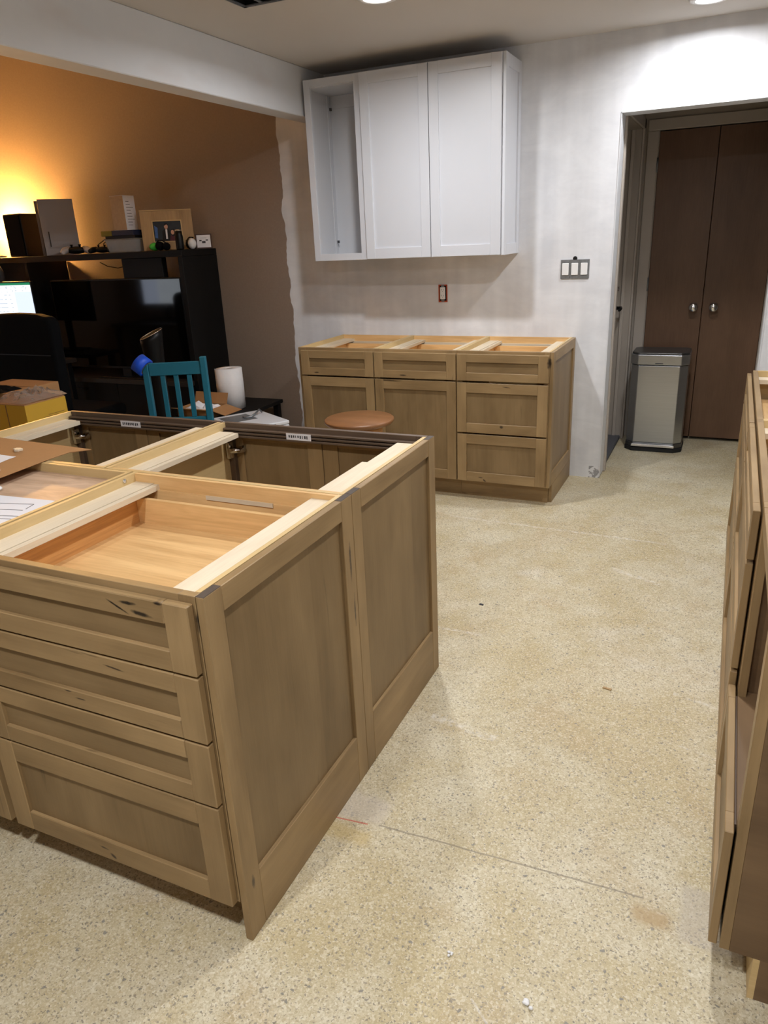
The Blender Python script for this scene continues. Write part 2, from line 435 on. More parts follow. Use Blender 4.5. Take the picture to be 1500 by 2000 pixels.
def floor_mat():
    t = NT('terrazzo')
    p = t.pos(); x, y, z = t.xyz(p)
    big = t.noise(p, 1.5, 4, 0.6, 0.3)
    med = t.noise(p, 5.5, 4, 0.62, 0.2)
    sand = t.noise(p, 240, 2, 0.6)
    vc = t.n('TexVoronoi', {'Vector': p, 'Scale': 185.0}, feature='F1')
    grit = t.n('SeparateColor', {0: vc.outputs['Color']}).outputs[1]
    warm, pale = (0.51, 0.425, 0.25), (0.62, 0.56, 0.41)
    col = t.mix(t.ramp(t.math('ADD', t.math('MULTIPLY', big, 0.6), t.math('MULTIPLY', med, 0.4)), [(0.42, 0.0), (0.58, 1.0)]), warm, pale)
    col = t.mix(t.math('MULTIPLY', t.ramp(t.noise(p, 3.1, 4, 0.65, 0.5), [(0.52, 0.0), (0.66, 1.0)]), 0.6), col, (0.46, 0.35, 0.19))
    col = t.mix(t.math('MULTIPLY', t.ramp(t.noise(p, 2.0, 5, 0.65, 1.2), [(0.57, 0.0), (0.72, 1.0)]), 0.55), col, (0.68, 0.635, 0.54))
    col = t.mix(t.ramp(sand, [(0.30, 0.4), (0.46, 0.0)]), col, (0.30, 0.245, 0.15))
    col = t.mix(t.ramp(grit, [(0.0, 0.5), (0.45, 0.0)]), col, (0.36, 0.285, 0.165))
    col = t.mix(t.ramp(sand, [(0.56, 0.0), (0.68, 0.45)]), col, (0.80, 0.755, 0.62))
    col = t.mix(t.ramp(grit, [(0.72, 0.0), (1.0, 0.45)]), col, (0.78, 0.73, 0.59))
    pw = t.n('Mapping', {'Vector': t.mix(0.012, p, t.n('TexNoise', {'Vector': p, 'Scale': 120.0, 'Detail': 1.0}).outputs['Color']), 'Scale': (1, 1.15, 1)}).outputs[0]
    # aggregate: small angular stones, few of them dark
    for sc, keep, edge, c1, c2 in ((112, 0.70, 0.32, (0.19, 0.17, 0.135), (0.32, 0.28, 0.22)), (160, 0.62, 0.32, (0.22, 0.19, 0.14), (0.38, 0.32, 0.23)),
                                   (120, 0.80, 0.32, (0.50, 0.38, 0.20), (0.68, 0.60, 0.45)), (74, 0.93, 0.28, (0.19, 0.18, 0.155), (0.28, 0.265, 0.235))):
        v = t.n('TexVoronoi', {'Vector': pw, 'Scale': float(sc), 'Randomness': 1.0}, feature='F1', distance='EUCLIDEAN')
        r, g, b = [t.n('SeparateColor', {0: v.outputs['Color']}).outputs[i] for i in range(3)]
        mk = t.math('MULTIPLY', t.math('GREATER_THAN', r, keep), t.math('LESS_THAN', v.outputs['Distance'], t.math('ADD', edge - 0.12, t.math('MULTIPLY', g, 0.2))))
        col = t.mix(t.math('MULTIPLY', mk, 0.85), col, t.mix(b, c1, c2))
    nz = t.math('MULTIPLY', t.math('SUBTRACT', t.noise(p, 9, 4), 0.5), 0.05)
    nz2 = t.math('SUBTRACT', t.noise(p, 38, 4, 0.7), 0.40)
    def seg(x0, y0, x1, y1, wd, wob=0.3, soft=2.0):
        dx, dy = x1 - x0, y1 - y0
        L = math.hypot(dx, dy)
        a = t.math('ADD', t.math('MULTIPLY', t.math('SUBTRACT', x, x0), dx / L), t.math('MULTIPLY', t.math('SUBTRACT', y, y0), dy / L))
        d = t.math('ADD', t.math('MULTIPLY', t.math('SUBTRACT', x, x0), -dy / L), t.math('MULTIPLY', t.math('SUBTRACT', y, y0), dx / L))
        d = t.math('ABSOLUTE', t.math('ADD', d, t.math('MULTIPLY', nz, wob)))
        inside = t.math('MULTIPLY', t.math('GREATER_THAN', a, 0.0), t.math('LESS_THAN', a, L))
        return t.math('MULTIPLY', inside, t.math('SUBTRACT', soft, t.math('MULTIPLY', t.math('DIVIDE', d, wd), soft), clamp=True))
    def rect(x0, x1, y0, y1, wob=0.4, soft=60):
        m = None
        for e in (t.math('SUBTRACT', x, x0), t.math('SUBTRACT', x1, x), t.math('SUBTRACT', y, y0), t.math('SUBTRACT', y1, y)):
            q = t.math('MULTIPLY', t.math('ADD', e, t.math('MULTIPLY', nz, wob)), soft, clamp=True)
            m = q if m is None else t.math('MULTIPLY', m, q)
        return m
    # grout-filled patches, stains, paint streaks and the old saw line
    for (a, f, c) in ((rect(-0.06, 0.135, 0.405, 0.53, 1.2, 40), 0.5, (0.57, 0.51, 0.44)), (rect(0.872, 1.04, 0.36, 0.535), 0.45, (0.46, 0.41, 0.35)),
                      (rect(0.765, 0.875, 0.365, 0.435, 1.0, 50), 0.7, (0.43, 0.30, 0.15)), (rect(-0.04, 0.125, 0.335, 0.405, 1.0, 50), 0.45, (0.52, 0.38, 0.14)),
                      (rect(0.80, 1.1, -0.1, 0.16, 1.5, 9), 0.45, (0.52, 0.46, 0.40))):
        col = t.mix(t.math('MULTIPLY', a, f), col, c)
    col = t.mix(t.math('MULTIPLY', seg(0.12, 0.427, 0.80, 0.452, 0.0034, 0.15), 0.62), col, (0.20, 0.17, 0.13))
    col = t.mix(t.math('MULTIPLY', seg(-0.02, 0.408, 0.09, 0.418, 0.003, 0.1), 0.75), col, (0.55, 0.10, 0.07))
    for s in ((-0.48, 2.69, 0.67, 2.65, 0.016), (0.46, 2.28, 0.68, 2.17, 0.022), (0.08, 0.93, 0.31, 0.89, 0.022), (0.78, 1.077, 0.86, 1.055, 0.007),
              (0.86, 1.055, 0.95, 1.03, 0.006), (-0.17, 1.49, 0.08, 1.484, 0.014), (0.80, 1.335, 0.95, 1.30, 0.014), (0.50, 0.062, 0.60, -0.02, 0.004)):
        col = t.mix(t.math('MULTIPLY', t.math('MULTIPLY', seg(*s, 0.5, 1.4), t.math('MULTIPLY', nz2, 3.2, clamp=True)), 0.55), col, (0.82, 0.81, 0.79))
    M['terrazzo'] = t.bsdf(col, t.math('ADD', 0.36, t.math('MULTIPLY', med, 0.25)), 0.0, t.bump(sand, 0.06, 0.001), **{'Specular IOR Level': 0.35})
floor_mat()

# ------------------------------------------------------------------ the setting
X0, X1, Y0, YW = -5.3, 1.585, -3.2, 3.608
struct(MB().box(X0, X1, Y0, 5.2, -0.1, 0.0, 0).build('floor', 'terrazzo'))
# ceiling with the cut-out of the missing register
vx0, vx1, vy0, vy1 = -1.20, -0.90, 1.98, 2.178
c = MB()
for b in ((-1.7284, vx0, Y0, YW), (vx1, X1, Y0, YW), (vx0, vx1, Y0, vy0), (vx0, vx1, vy1, YW)):
    c.box(b[0], b[1], b[2], b[3], CEIL, CEIL + 0.1, 0)
struct(c.build('ceiling', 'ceiling_paint'))
CEIL2 = 3.30                    # the room beyond the beam is taller
struct(MB().box(X0, -1.7284, Y0, YW, CEIL2, CEIL2 + 0.1, 0).build('ceiling_den', 'ceiling_paint'))
struct(MB().box(-1.7284, -1.65, Y0, YW, CEIL + 0.1, CEIL2 + 0.1, 0).build('wall_den_right', 'room_paint'))
OX0, OX1, OZ = 0.190, 1.012, 2.062
WT = 0.14
c = MB()
c.box(X0, -1.7, YW, YW + WT, 0, 3.4); c.box(-1.7, OX0, YW, YW + WT, 0, CEIL + 0.1); c.box(OX1, X1, YW, YW + WT, 0, CEIL + 0.1); c.box(OX0, OX1, YW, YW + WT, OZ, CEIL + 0.1)
struct(c.build('wall_back', 'wall_paint'))
struct(MB().box(X0 - 0.1, X0, Y0, YW + WT, 0, 3.4).build('wall_left', 'den_paint'))
struct(MB().box(X1, X1 + 0.1, Y0, YW + WT, 0, CEIL + 0.1).build('wall_right', 'primer'))
c = MB(); c.box(-1.66, X1 + 0.1, Y0 - 0.1, Y0, 0, 3.4)
struct(c.build('wall_front', 'room_paint'))
struct(MB().box(X0 - 0.1, -1.6605, Y0 - 0.1, Y0, 0, 3.4).build('wall_den_front', 'den_paint'))
struct(MB().box(-1.7284, -1.597, Y0, YW, 2.182, CEIL, 1).build('beam', 'primer', bevel=0.004), 'white primed ceiling beam between the two rooms')
# painted corner bead round the opening
c = MB()
c.box(OX0, OX0 + 0.004, YW - 0.003, YW + WT, 0.01, OZ); c.box(OX1 - 0.004, OX1, YW - 0.003, YW + WT, 0.01, OZ); c.box(OX0, OX1, YW - 0.003, YW + WT, OZ - 0.004, OZ)
struct(c.build('trim_1', 'primer'))

# hall behind the opening
HY = 4.71
struct(MB().box(-0.30, 1.60, YW + WT, 5.2, 2.30, 2.36).build('ceiling_hall', 'hall_wall'))
c = MB()
DX = 0.095                      # face of the door in the hall's left wall
c.box(0.02, OX0, YW + WT, 3.80, 0, 2.30); c.box(0.02, OX0, 4.60, 5.2, 0, 2.30); c.box(0.02, OX0, 3.80, 4.60, 2.075, 2.30)
struct(c.build('wall_hall_left', 'hall_wall'))
c = MB()
c.box(OX0, 0.29, HY, HY + 0.1, 0, 2.30); c.box(1.035, 1.60, HY, HY + 0.1, 0, 2.30); c.box(0.29, 1.035, HY, HY + 0.1, 2.067, 2.30)
struct(c.build('wall_hall_back', 'hall_wall'))
struct(MB().box(1.5, 1.6, YW + WT, HY, 0, 2.30).build('wall_hall_right', 'hall_wall'))
struct(MB().box(OX0, 1.5, 5.15, 5.2, 0, 2.30).build('wall_closet', 'hall_wall'))
# casings
c = MB()
c.box(0.214, 0.286, HY - 0.016, HY, 0, 2.067); c.box(0.214, 1.11, HY - 0.016, HY, 2.067, 2.137); c.box(1.038, 1.11, HY - 0.016, HY, 0, 2.067)
struct(c.build('trim_2', 'door_grey', bevel=0.004))
c = MB()
c.box(OX0, OX0 + 0.015, 4.60, 4.665, 0, 2.14); c.box(OX0, OX0 + 0.015, 3.752, 3.80, 0, 2.075); c.box(OX0, OX0 + 0.015, 3.752, 4.665, 2.075, 2.14)
c.box(DX + 0.03, DX + 0.055, 4.585, 4.60, 0, 2.075); c.box(DX + 0.03, DX + 0.055, 3.80, 3.815, 0, 2.075)
struct(c.build('trim_3', 'door_grey', bevel=0.004))
d = struct(MB().box(DX - 0.04, DX, 3.803, 4.597, 0.028, 2.07).build('door_1', 'door_grey'))
struct(MB().box(0.02, 0.185, 3.80, 4.60, 0.0, 0.026).build('trim_4', 'sill', bevel=0.005))
for (ya, yb, za, zb) in ((3.90, 4.15, 1.15, 1.95), (4.25, 4.50, 1.15, 1.95), (3.90, 4.15, 0.2, 0.95), (4.25, 4.50, 0.2, 0.95)):
    c = MB()
    c.box(DX, DX + 0.005, ya, yb, za, za + 0.02); c.box(DX, DX + 0.005, ya, yb, zb - 0.02, zb); c.box(DX, DX + 0.005, ya, ya + 0.02, za, zb); c.box(DX, DX + 0.005, yb - 0.02, yb, za, zb)
    c.build('panel_moulding', 'door_grey', d)
MB().lathe([(0.028, 0), (0.03, 0.012), (0.018, 0.016), (0.016, 0.024)], (DX, 4.52, 1.085), 20, 0).build('deadbolt', 'chrome', d)
h = MB().lathe([(0.028, 0), (0.028, 0.012), (0.012, 0.016), (0.012, 0.05)], (DX, 4.52, 0.955), 20, 0).build('handle', 'dark_metal', d)
MB().tube([(DX + 0.045, 4.52, 0.955), (DX + 0.05, 4.48, 0.955), (DX + 0.048, 4.41, 0.95)], [0.011, 0.010, 0.008]).build('lever', 'dark_metal', h)
# bifold closet doors
for i, (xa, xb, kx) in enumerate(((0.292, 0.6535, 0.600), (0.657, 1.033, 0.7285))):
    d = struct(MB().box(xa, xb, HY - 0.002, HY + 0.032, 0.022, 2.062, 2).build('door_%d' % (i + 2), 'closet_wood', bevel=0.002))
    MB().lathe([(0.030, -0.0), (0.030, -0.005), (0.012, -0.009), (0.011, -0.026), (0.024, -0.034), (0.030, -0.044), (0.029, -0.052), (0.020, -0.058), (0.0, -0.060)],
               (kx, HY - 0.002, 0.943), 28, 1, False).build('knob', 'chrome', d)
    if i == 0:
        for hz in (1.86, 1.10, 0.25):
            MB().lathe([(0.0065, -0.045), (0.0065, 0.045)], (0.288, HY - 0.012, hz), 10).build('hinge', 'galv', d)

# ------------------------------------------------------------------ ceiling fittings
LNAMES = ['white recessed downlight in the ceiling in front of the wall cabinets', 'white recessed downlight in the ceiling above the hall doorway',
          'white recessed downlight in the ceiling above the aisle, nearest the camera', 'white recessed downlight in the ceiling over the aisle beside the island',
          'white recessed downlight in the ceiling in front of the island drawers']
for (lx, ly, wt), lb in zip(DOWNLIGHTS, LNAMES):
    t = thing('recessed_downlight', lb, 'ceiling light', (lx, ly, CEIL - 0.004), group='recessed ceiling downlights')
    MB().lathe([(0.062, -0.006), (0.064, -0.011), (0.086, -0.009), (0.092, 0.0), (0.062, 0.0), (0.062, -0.006)], (lx, ly, CEIL - 0.0005), 36, 2, False).build('trim_ring', 'white_plastic', t)
    MB().lathe([(0.0, -0.0075), (0.061, -0.0075), (0.061, -0.004), (0.0, -0.004)], (lx, ly, CEIL - 0.0005), 36, 2, False).build('lens', 'lens_glow', t)
    ld = bpy.data.lights.new('downlight', 'AREA'); ld.shape = 'DISK'; ld.size = 0.12; ld.energy = wt; ld.color = LIGHT_COL; ld.spread = math.radians(168)
    lo = bpy.data.objects.new('downlight_lamp', ld); COL.objects.link(lo); lo.parent = t; lo.location = (0, 0, -0.010)
t = thing('ceiling_register_hole', 'dark open register hole in the ceiling with a ragged metal duct edge', 'vent', (vx0, vy0, CEIL))
c = MB()
c.box(vx0 + 0.002, vx0 + 0.006, vy0, vy1, CEIL - 0.006, CEIL + 0.25); c.box(vx1 - 0.006, vx1 - 0.002, vy0, vy1, CEIL - 0.006, CEIL + 0.25)
c.box(vx0, vx1, vy1 - 0.006, vy1 - 0.002, CEIL - 0.006, CEIL + 0.25); c.box(vx0, vx1, vy0 + 0.002, vy0 + 0.006, CEIL - 0.006, CEIL + 0.25)
c.build('duct', 'black_hole', t)
c = MB()
c.box(vx0 - 0.006, vx0 + 0.012, vy0, vy1 + 0.006, CEIL - 0.006, CEIL - 0.001); c.box(vx0, vx1, vy1 - 0.012, vy1 + 0.006, CEIL - 0.006, CEIL - 0.001)
c.box(vx0 + 0.085, vx0 + 0.097, vy0, vy1, CEIL - 0.003, CEIL + 0.002); c.box(vx1 - 0.012, vx1 + 0.006, vy0, vy1, CEIL - 0.006, CEIL - 0.001)
c.build('duct_flange', 'galv', t)
MB().box(vx0, vx1, vy0, vy1, CEIL + 0.24, CEIL + 0.25).build('duct_top', 'black_hole', t)

# ------------------------------------------------------------------ cabinet pieces
def shaker(fr, u0, u1, z0, z1, parent, name, st=0.058, rt=0.055, rb=0.055, n0=0.001, th=0.019, rec=0.0095, mf='stain', mp='stain_panel', pg='z', both=False, bev=0.0012):
    """framed front: stiles and rails as the part, the recessed panel as its child"""
    c = MB()
    c.fbox(fr, u0, u0 + st, z0, z1, n0, n0 + th, 'z'); c.fbox(fr, u1 - st, u1, z0, z1, n0, n0 + th, 'z')
    c.fbox(fr, u0 + st, u1 - st, z1 - rt, z1, n0, n0 + th - 0.0003, 'u'); c.fbox(fr, u0 + st, u1 - st, z0, z0 + rb, n0, n0 + th - 0.0003, 'u')
    d = c.build(name, mf, parent, bevel=bev)
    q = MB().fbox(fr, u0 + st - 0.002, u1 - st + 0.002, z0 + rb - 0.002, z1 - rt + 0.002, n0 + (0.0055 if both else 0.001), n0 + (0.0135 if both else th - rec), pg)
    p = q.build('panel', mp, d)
    return d

def carcass(t, x0, x1, y0, y1, H=0.876, toe=None, mat='ply', inner='ply', axis='y', front=None, strips=True, back=True, kick=0.11, bottom=True):
    """open-topped box; front is the side of the face frame: '-y', '+y' or '-x'"""
    s = 0.012
    def tb(c, *a): c.box(*a); return c
    notch = 0.075
    if front == '-y':
        sides = [(x0, x0 + s), (x1 - s, x1)]
        for a, b in sides:
            c = MB(); c.box(a, b, y0 + 0.019, y1, kick, H, 1); c.box(a, b, y0 + notch, y1, 0, kick, 1); c.build('side_panel', mat, t)
        if back: MB().box(x0 + s, x1 - s, y1 - 0.012, y1, kick, H - 0.001, 0).build('back_panel', 'oak' if mat == 'oak' else inner, t)
        if bottom: MB().box(x0 + s, x1 - s, y0 + 0.02, y1 - 0.012, kick, kick + 0.012, 0).build('bottom_panel', inner, t)
        MB().box(x0 + 0.0, x1 - 0.0, y0 + notch - 0.012, y0 + notch, 0, kick, 0).build('toe_kick', 'stain', t)
    elif front == '+y':
        for a, b in [(x0, x0 + s), (x1 - s, x1)]:
            c = MB(); c.box(a, b, y0, y1 - 0.019, kick, H, 1); c.box(a, b, y0, y1 - notch, 0, kick, 1); c.build('side_panel', mat, t)
        if back: MB().box(x0 + s, x1 - s, y0, y0 + 0.012, kick, H - 0.001, 0).build('back_panel', inner, t)
        if bottom: MB().box(x0 + s, x1 - s, y0 + 0.012, y1 - 0.02, kick, kick + 0.012, 0).build('bottom_panel', inner, t)
        MB().box(x0, x1, y1 - notch, y1 - notch + 0.012, 0, kick, 0).build('toe_kick', 'stain', t)
    else:   # '-x'
        for a, b in [(y0, y0 + s), (y1 - s, y1)]:
            c = MB(); c.box(x0 + 0.019, x1, a, b, kick, H, 0); c.box(x0 + notch, x1, a, b, 0, kick, 0); c.build('side_panel', mat, t)
        if back: MB().box(x1 - 0.012, x1, y0 + s, y1 - s, kick, H - 0.001, 1).build('back_panel', inner, t)
        if bottom: MB().box(x0 + 0.02, x1 - 0.012, y0 + s, y1 - s, kick, kick + 0.012, 1).build('bottom_panel', inner, t)
        MB().box(x0 + notch - 0.012, x0 + notch, y0, y1, 0, kick, 1).build('toe_kick', 'ply', t)

def strip(t, x0, x1, y0, y1, z=0.851, mat='ply_pale'):
    """plywood stretcher under the rim with a routed line near its edge"""
    c = MB()
    if (y1 - y0) > (x1 - x0):
        c.box(x0, x1 - 0.020, y0, y1, z - 0.016, z, 1); c.box(x1 - 0.0178, x1, y0, y1, z - 0.016, z - 0.0015, 1); c.box(x0, x1, y0, y1, z - 0.017, z - 0.0162, 1)
    else:
        c.box(x0, x1, y0, y1 - 0.014, z - 0.016, z, 0); c.box(x0, x1, y1 - 0.0125, y1, z - 0.016, z - 0.001, 0)
    return c.build('stretcher', mat, t)

def frame(t, fr, u0, u1, z0, z1, st=0.038, mids=(), rail=0.038, mat='stain', depth=0.019, name='face_frame'):
    c = MB()
    c.fbox(fr, u0, u0 + st, z0, z1, -depth, 0, 'z'); c.fbox(fr, u1 - st, u1, z0, z1, -depth, 0, 'z')
    c.fbox(fr, u0 + st, u1 - st, z1 - rail, z1, -depth, 0, 'u'); c.fbox(fr, u0 + st, u1 - st, z0, z0 + rail, -depth, 0, 'u')
    for m in mids: c.fbox(fr, u0 + st, u1 - st, m - 0.012, m + 0.012, -depth, 0, 'u')
    return c.build(name, mat, t, bevel=0.001)

def drawer_box(t, x0, x1, y0, y1, z0, z1, mats=('oak_red', 'oak', 'oak'), s=0.013):
    """open box: sides, back and front, and the floor as its child"""
    d = MB().box(x0 + s, x1 - s, y0 + s, y1 - s, z0 + 0.008, z0 + 0.014, 0).build('drawer_floor', mats[2], t)
    MB().box(x0, x0 + s, y0, y1, z0, z1, 1).build('drawer_side', mats[0], d, bevel=0.001)
    MB().box(x1 - s, x1, y0, y1, z0, z1, 1).build('drawer_side', mats[0], d, bevel=0.001)
    MB().box(x0 + s, x1 - s, y1 - s, y1, z0, z1, 0).build('drawer_back', mats[1], d, bevel=0.001)
    MB().box(x0 + s, x1 - s, y0, y0 + s, z0, z1, 0).build('drawer_front_wall', mats[1], d, bevel=0.001)
    return d

H = 0.876
# ---------------- island, drawer cabinet on the near right
FN = (0, 1, 0.0, -1)            # facade facing the camera, u = x, face frame front at y = 0
FE = (1, 0, 0.0, 1)             # facade facing +x, u = y
t = thing('island_drawer_cabinet', 'brown stained island base cabinet with four drawer fronts and an open top drawer', 'cabinet', (-0.365, 0.3, 0), group='open-topped base cabinets of the island')
carcass(t, -0.712, -0.0205, 0.0, 0.602, front='-y', mat='ply', inner='oak')
frame(t, FN, -0.712, -0.0205, 0.11, H, st=0.038)
strip(t, -0.700, -0.614, 0.019, 0.590); strip(t, -0.106, -0.0325, 0.019, 0.590, 0.862)
for i, (za, zb, rr, mm) in enumerate(((0.7085, 0.862, 0.047, 'stain_top'), (0.5495, 0.7035, 0.045, 'stain'), (0.3895, 0.5445, 0.045, 'stain'), (0.112, 0.3845, 0.058, 'stain'))):
    shaker(FN, -0.700, -0.0255, za, zb, t, 'drawer_front', st=0.060, rt=rr, rb=rr, mf=mm, mp='stain_panel_plain', pg='u' if i < 3 else 'z', bev=0.002)
drawer_box(t, -0.668, -0.066, 0.020, 0.545, 0.735, 0.824)
MB().box(-0.698, -0.034, 0.580, 0.5895, 0.775, 0.835, 0).build('hanging_rail', 'oak', t)
MB().box(-0.44, -0.22, 0.5765, 0.5797, 0.826, 0.838, 0).build('shim', 'ply_pale', t)
e = shaker(FE, 0.0, 0.6118, 0.0, H, t, 'end_panel', st=0.056, rt=0.055, rb=0.160, n0=-0.0185, th=0.0185, rec=0.0095, mf='stain_knots_end', mp='stain_panel', bev=0.0015)
for ya, yb in ((0.001, 0.055), (0.557, 0.611)): MB().box(-0.0182, -0.0003, ya, yb, H - 0.0002, H + 0.0004).build('end_grain', 'end_grain', e)
MB().lathe([(0.006, 0.0), (0.006, 0.003), (0.0, 0.005)], (-0.6995, 0.545, 0.866), 12, 0, False).build('screw_head', 'chrome', t)
# ---------------- island, cabinet on the near left
t = thing('island_cabinet', 'brown stained island base cabinet topped with a raw plywood sheet and papers', 'cabinet', (-1.16, 0.3, 0), group='open-topped base cabinets of the island')
carcass(t, -1.600, -0.7215, 0.0, 0.602, front='-y', mat='ply', inner='ply')
frame(t, FN, -1.600, -0.7150, 0.11, H)
MB().box(-1.588, -0.7335, 0.019, 0.590, 0.838, 0.848, 0).build('sub_top', 'ply_pink', t)
for ua, ub in ((-1.594, -1.160), (-1.156, -0.7225)):
    shaker(FN, ua, ub, 0.112, 0.862, t, 'door', st=0.060)
# ---------------- island, the two cabinets facing away
FF = (0, 1, 1.215, 1)
def far_cabinet(x0, x1, label, end=False):
    t = thing('island_cabinet', label, 'cabinet', ((x0 + x1) / 2, 0.91, 0), group='open-topped base cabinets of the island')
    carcass(t, x0, x1, 0.606, 1.215, front='+y')
    f = frame(t, FF, x0, x1, 0.11, H, st=0.036, rail=0.032, mat='stain_dark')
    # routed clip rail behind the top rail, with its paper sticker
    c = MB()
    for k in range(3):
        c.box(x0 + 0.012, x1 - 0.012, 1.178 - 0.004 * k, 1.196, 0.852 - 0.011 * k, 0.859 - 0.011 * k, 0)
    c.build('clip_rail', 'stain_dark', t, bevel=0.001)
    sx = x0 + (0.30 if not end else 0.29)
    st = MB().box(sx, sx + 0.10, 1.1690, 1.1694, 0.838, 0.8615, 0).build('sticker', 'paper', t)
    c = MB()
    for k in range(9):
        xx = sx + 0.010 + k * 0.009
        c.box(xx, xx + random.uniform(0.003, 0.007), 1.1686, 1.1689, 0.844 + random.uniform(0, 0.003), 0.855)
    c.build('print', 'print_dark', st)
    strip(t, x0 + 0.012, x0 + 0.092, 0.6305, 1.160)
    strip(t, x1 - 0.088, x1 - 0.012, 0.6305, 1.160, 0.860)
    xm = (x0 + x1) / 2
    for ua, ub, s in ((x0 + 0.006, xm - 0.0015, -1), (xm + 0.0015, x1 - 0.006, 1)):
        d = shaker(FF, ua, ub, 0.112, 0.862, t, 'door', st=0.060, both=True, mp='stain_panel')
        hx = x0 + 0.036 if s < 0 else x1 - 0.036
        for hz in (0.775, 0.2):
            g = MB()
            g.box(hx - 0.014 * (1 if s < 0 else 0), hx + 0.014 * (0 if s < 0 else 1), 1.172, 1.196, hz - 0.03, hz + 0.03)
            g.tube([(hx, 1.17, hz), (hx - s * 0.02, 1.185, hz), (hx - s * 0.035, 1.212, hz)], [0.009, 0.012, 0.014])
            g.lathe([(0.0, -0.004), (0.007, -0.003), (0.007, 0.0)], (hx, 1.172, hz + 0.018), 10, 1, False)
            g.build('hinge', 'chrome', d)
    MB().box(x0 + 0.012, x1 - 0.012, 0.6181, 0.630, 0.80, 0.872, 0).build('back_rail', 'oak', t)
    return t
t = far_cabinet(-0.830, -0.0205, 'brown stained island base cabinet with empty open top nearest the stool', True)
e = shaker(FE, 0.6132, 1.215, 0.0, H, t, 'end_panel', st=0.052, rt=0.055, rb=0.175, n0=-0.0185, th=0.0185, rec=0.0095, mp='stain_panel', bev=0.0015)
for ya, yb in ((0.614, 0.664), (1.164, 1.214)): MB().box(-0.0182, -0.0003, ya, yb, H - 0.0002, H + 0.0004).build('end_grain', 'end_grain', e)
MB().box(-0.150, -0.118, 0.66, 0.98, 0.838, 0.844, 1).build('shim', 'ply_pale', t)
far_cabinet(-1.602, -0.8385, 'brown stained island base cabinet with empty open top beside the yellow carton')

# ---------------- back run of three base cabinets
FB = (0, 1, 2.999, -1)
def back_cabinet(x0, x1, label, fronts, name='base_cabinet', left_fill=0.0):
    t = thing(name, label, 'cabinet', ((x0 + x1) / 2, 3.3, 0), group='open-topped base cabinets along the back wall')
    carcass(t, x0, x1, 2.999, 3.606, front='-y', mat='ply', inner='oak')
    frame(t, FB, x0, x1, 0.11, H, st=0.03 + left_fill)
    for i, (kind, za, zb) in enumerate(fronts):
        shaker(FB, x0 + 0.003 + left_fill, x1 - 0.003, za, zb, t, kind, st=0.056, rt=0.045 if zb - za < 0.2 else 0.056, rb=0.045 if zb - za < 0.2 else 0.056,
               mp='stain_panel_plain' if zb - za < 0.2 else 'stain_panel', pg='u' if zb - za < 0.2 else 'z')
    strip(t, x0 + 0.012, x0 + 0.092, 3.018, 3.594); strip(t, x1 - 0.092, x1 - 0.012, 3.018, 3.594)
    drawer_box(t, x0 + 0.05, x1 - 0.05, 3.02, 3.54, 0.735, 0.828, mats=('oak', 'oak', 'oak'))
    MB().box(x0 + 0.012, x1 - 0.012, 3.580, 3.593, 0.76, 0.835, 0).build('hanging_rail', 'ply_pale', t)
    return t
back_cabinet(-1.576, -1.0555, 'brown base cabinet with drawer and door at the brown wall, behind the stool', (('drawer_front', 0.712, 0.860), ('door', 0.118, 0.702)), left_fill=0.022)
back_cabinet(-1.0545, -0.5395, 'middle brown base cabinet with one drawer over a tall door', (('drawer_front', 0.712, 0.860), ('door', 0.118, 0.702)))
t = back_cabinet(-0.5385, -0.0135, 'brown base cabinet with three stacked drawer fronts near the doorway', (('drawer_front', 0.712, 0.860), ('drawer_front', 0.412, 0.700), ('drawer_front', 0.118, 0.402)))
FE2 = (1, 0, 0.006, 1)
e = shaker(FE2, 2.999, 3.605, 0.11, H, t, 'end_panel', st=0.05, rt=0.055, rb=0.075, n0=-0.0185, th=0.0185, mp='stain_panel', bev=0.0015)
MB().box(-0.0125, 0.006, 3.074, 3.605, 0.0, 0.11, 1).build('foot_panel', 'stain', e)

# ---------------- right run along the right wall
FR = (1, 0, 0.955, -1)
def right_cabinet(y0, y1, label, fronts, opening=False):
    t = thing('base_cabinet', label, 'cabinet', (1.26, (y0 + y1) / 2, 0), group='open-topped base cabinets along the right wall')
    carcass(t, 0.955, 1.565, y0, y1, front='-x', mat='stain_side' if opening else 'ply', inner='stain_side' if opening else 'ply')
    frame(t, FR, y0, y1, 0.11, H, st=0.038, mat='stain')
    for kind, za, zb in fronts:
        shaker(FR, y0 + 0.004, y1 - 0.004, za, zb, t, kind, st=0.058, rt=0.045 if zb - za < 0.2 else 0.056, rb=0.045 if zb - za < 0.2 else 0.056, bev=0.0015, n0=0.005, th=0.0165)
    if opening:
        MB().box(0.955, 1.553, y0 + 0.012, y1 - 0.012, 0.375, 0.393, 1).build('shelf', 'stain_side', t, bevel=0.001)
        MB().box(0.936, 0.9545, y0 + 0.04, y1 - 0.04, 0.375, 0.393, 1).build('mid_rail', 'stain_dark', t)
    else:
        MB().box(0.974, 1.553, y0 + 0.012, y0 + 0.085, 0.833, 0.851, 0).build('stretcher', 'ply_pale', t); MB().box(0.974, 1.553, y1 - 0.085, y1 - 0.012, 0.833, 0.851, 0).build('stretcher', 'ply_pale', t)
        MB().box(1.0, 1.54, y0 + 0.05, y1 - 0.05, 0.74, 0.76, 1).build('drawer_floor', 'oak', t)
    return t
right_cabinet(0.282, 0.815, 'brown cabinet with open niche over one deep drawer, nearest the camera on the right', (('drawer_front', 0.112, 0.402),), True)
right_cabinet(0.818, 1.690, 'brown three-drawer base cabinet between the niche cabinet and the doorway end cabinet', (('drawer_front', 0.740, 0.864), ('drawer_front', 0.442, 0.730), ('drawer_front', 0.112, 0.432)))
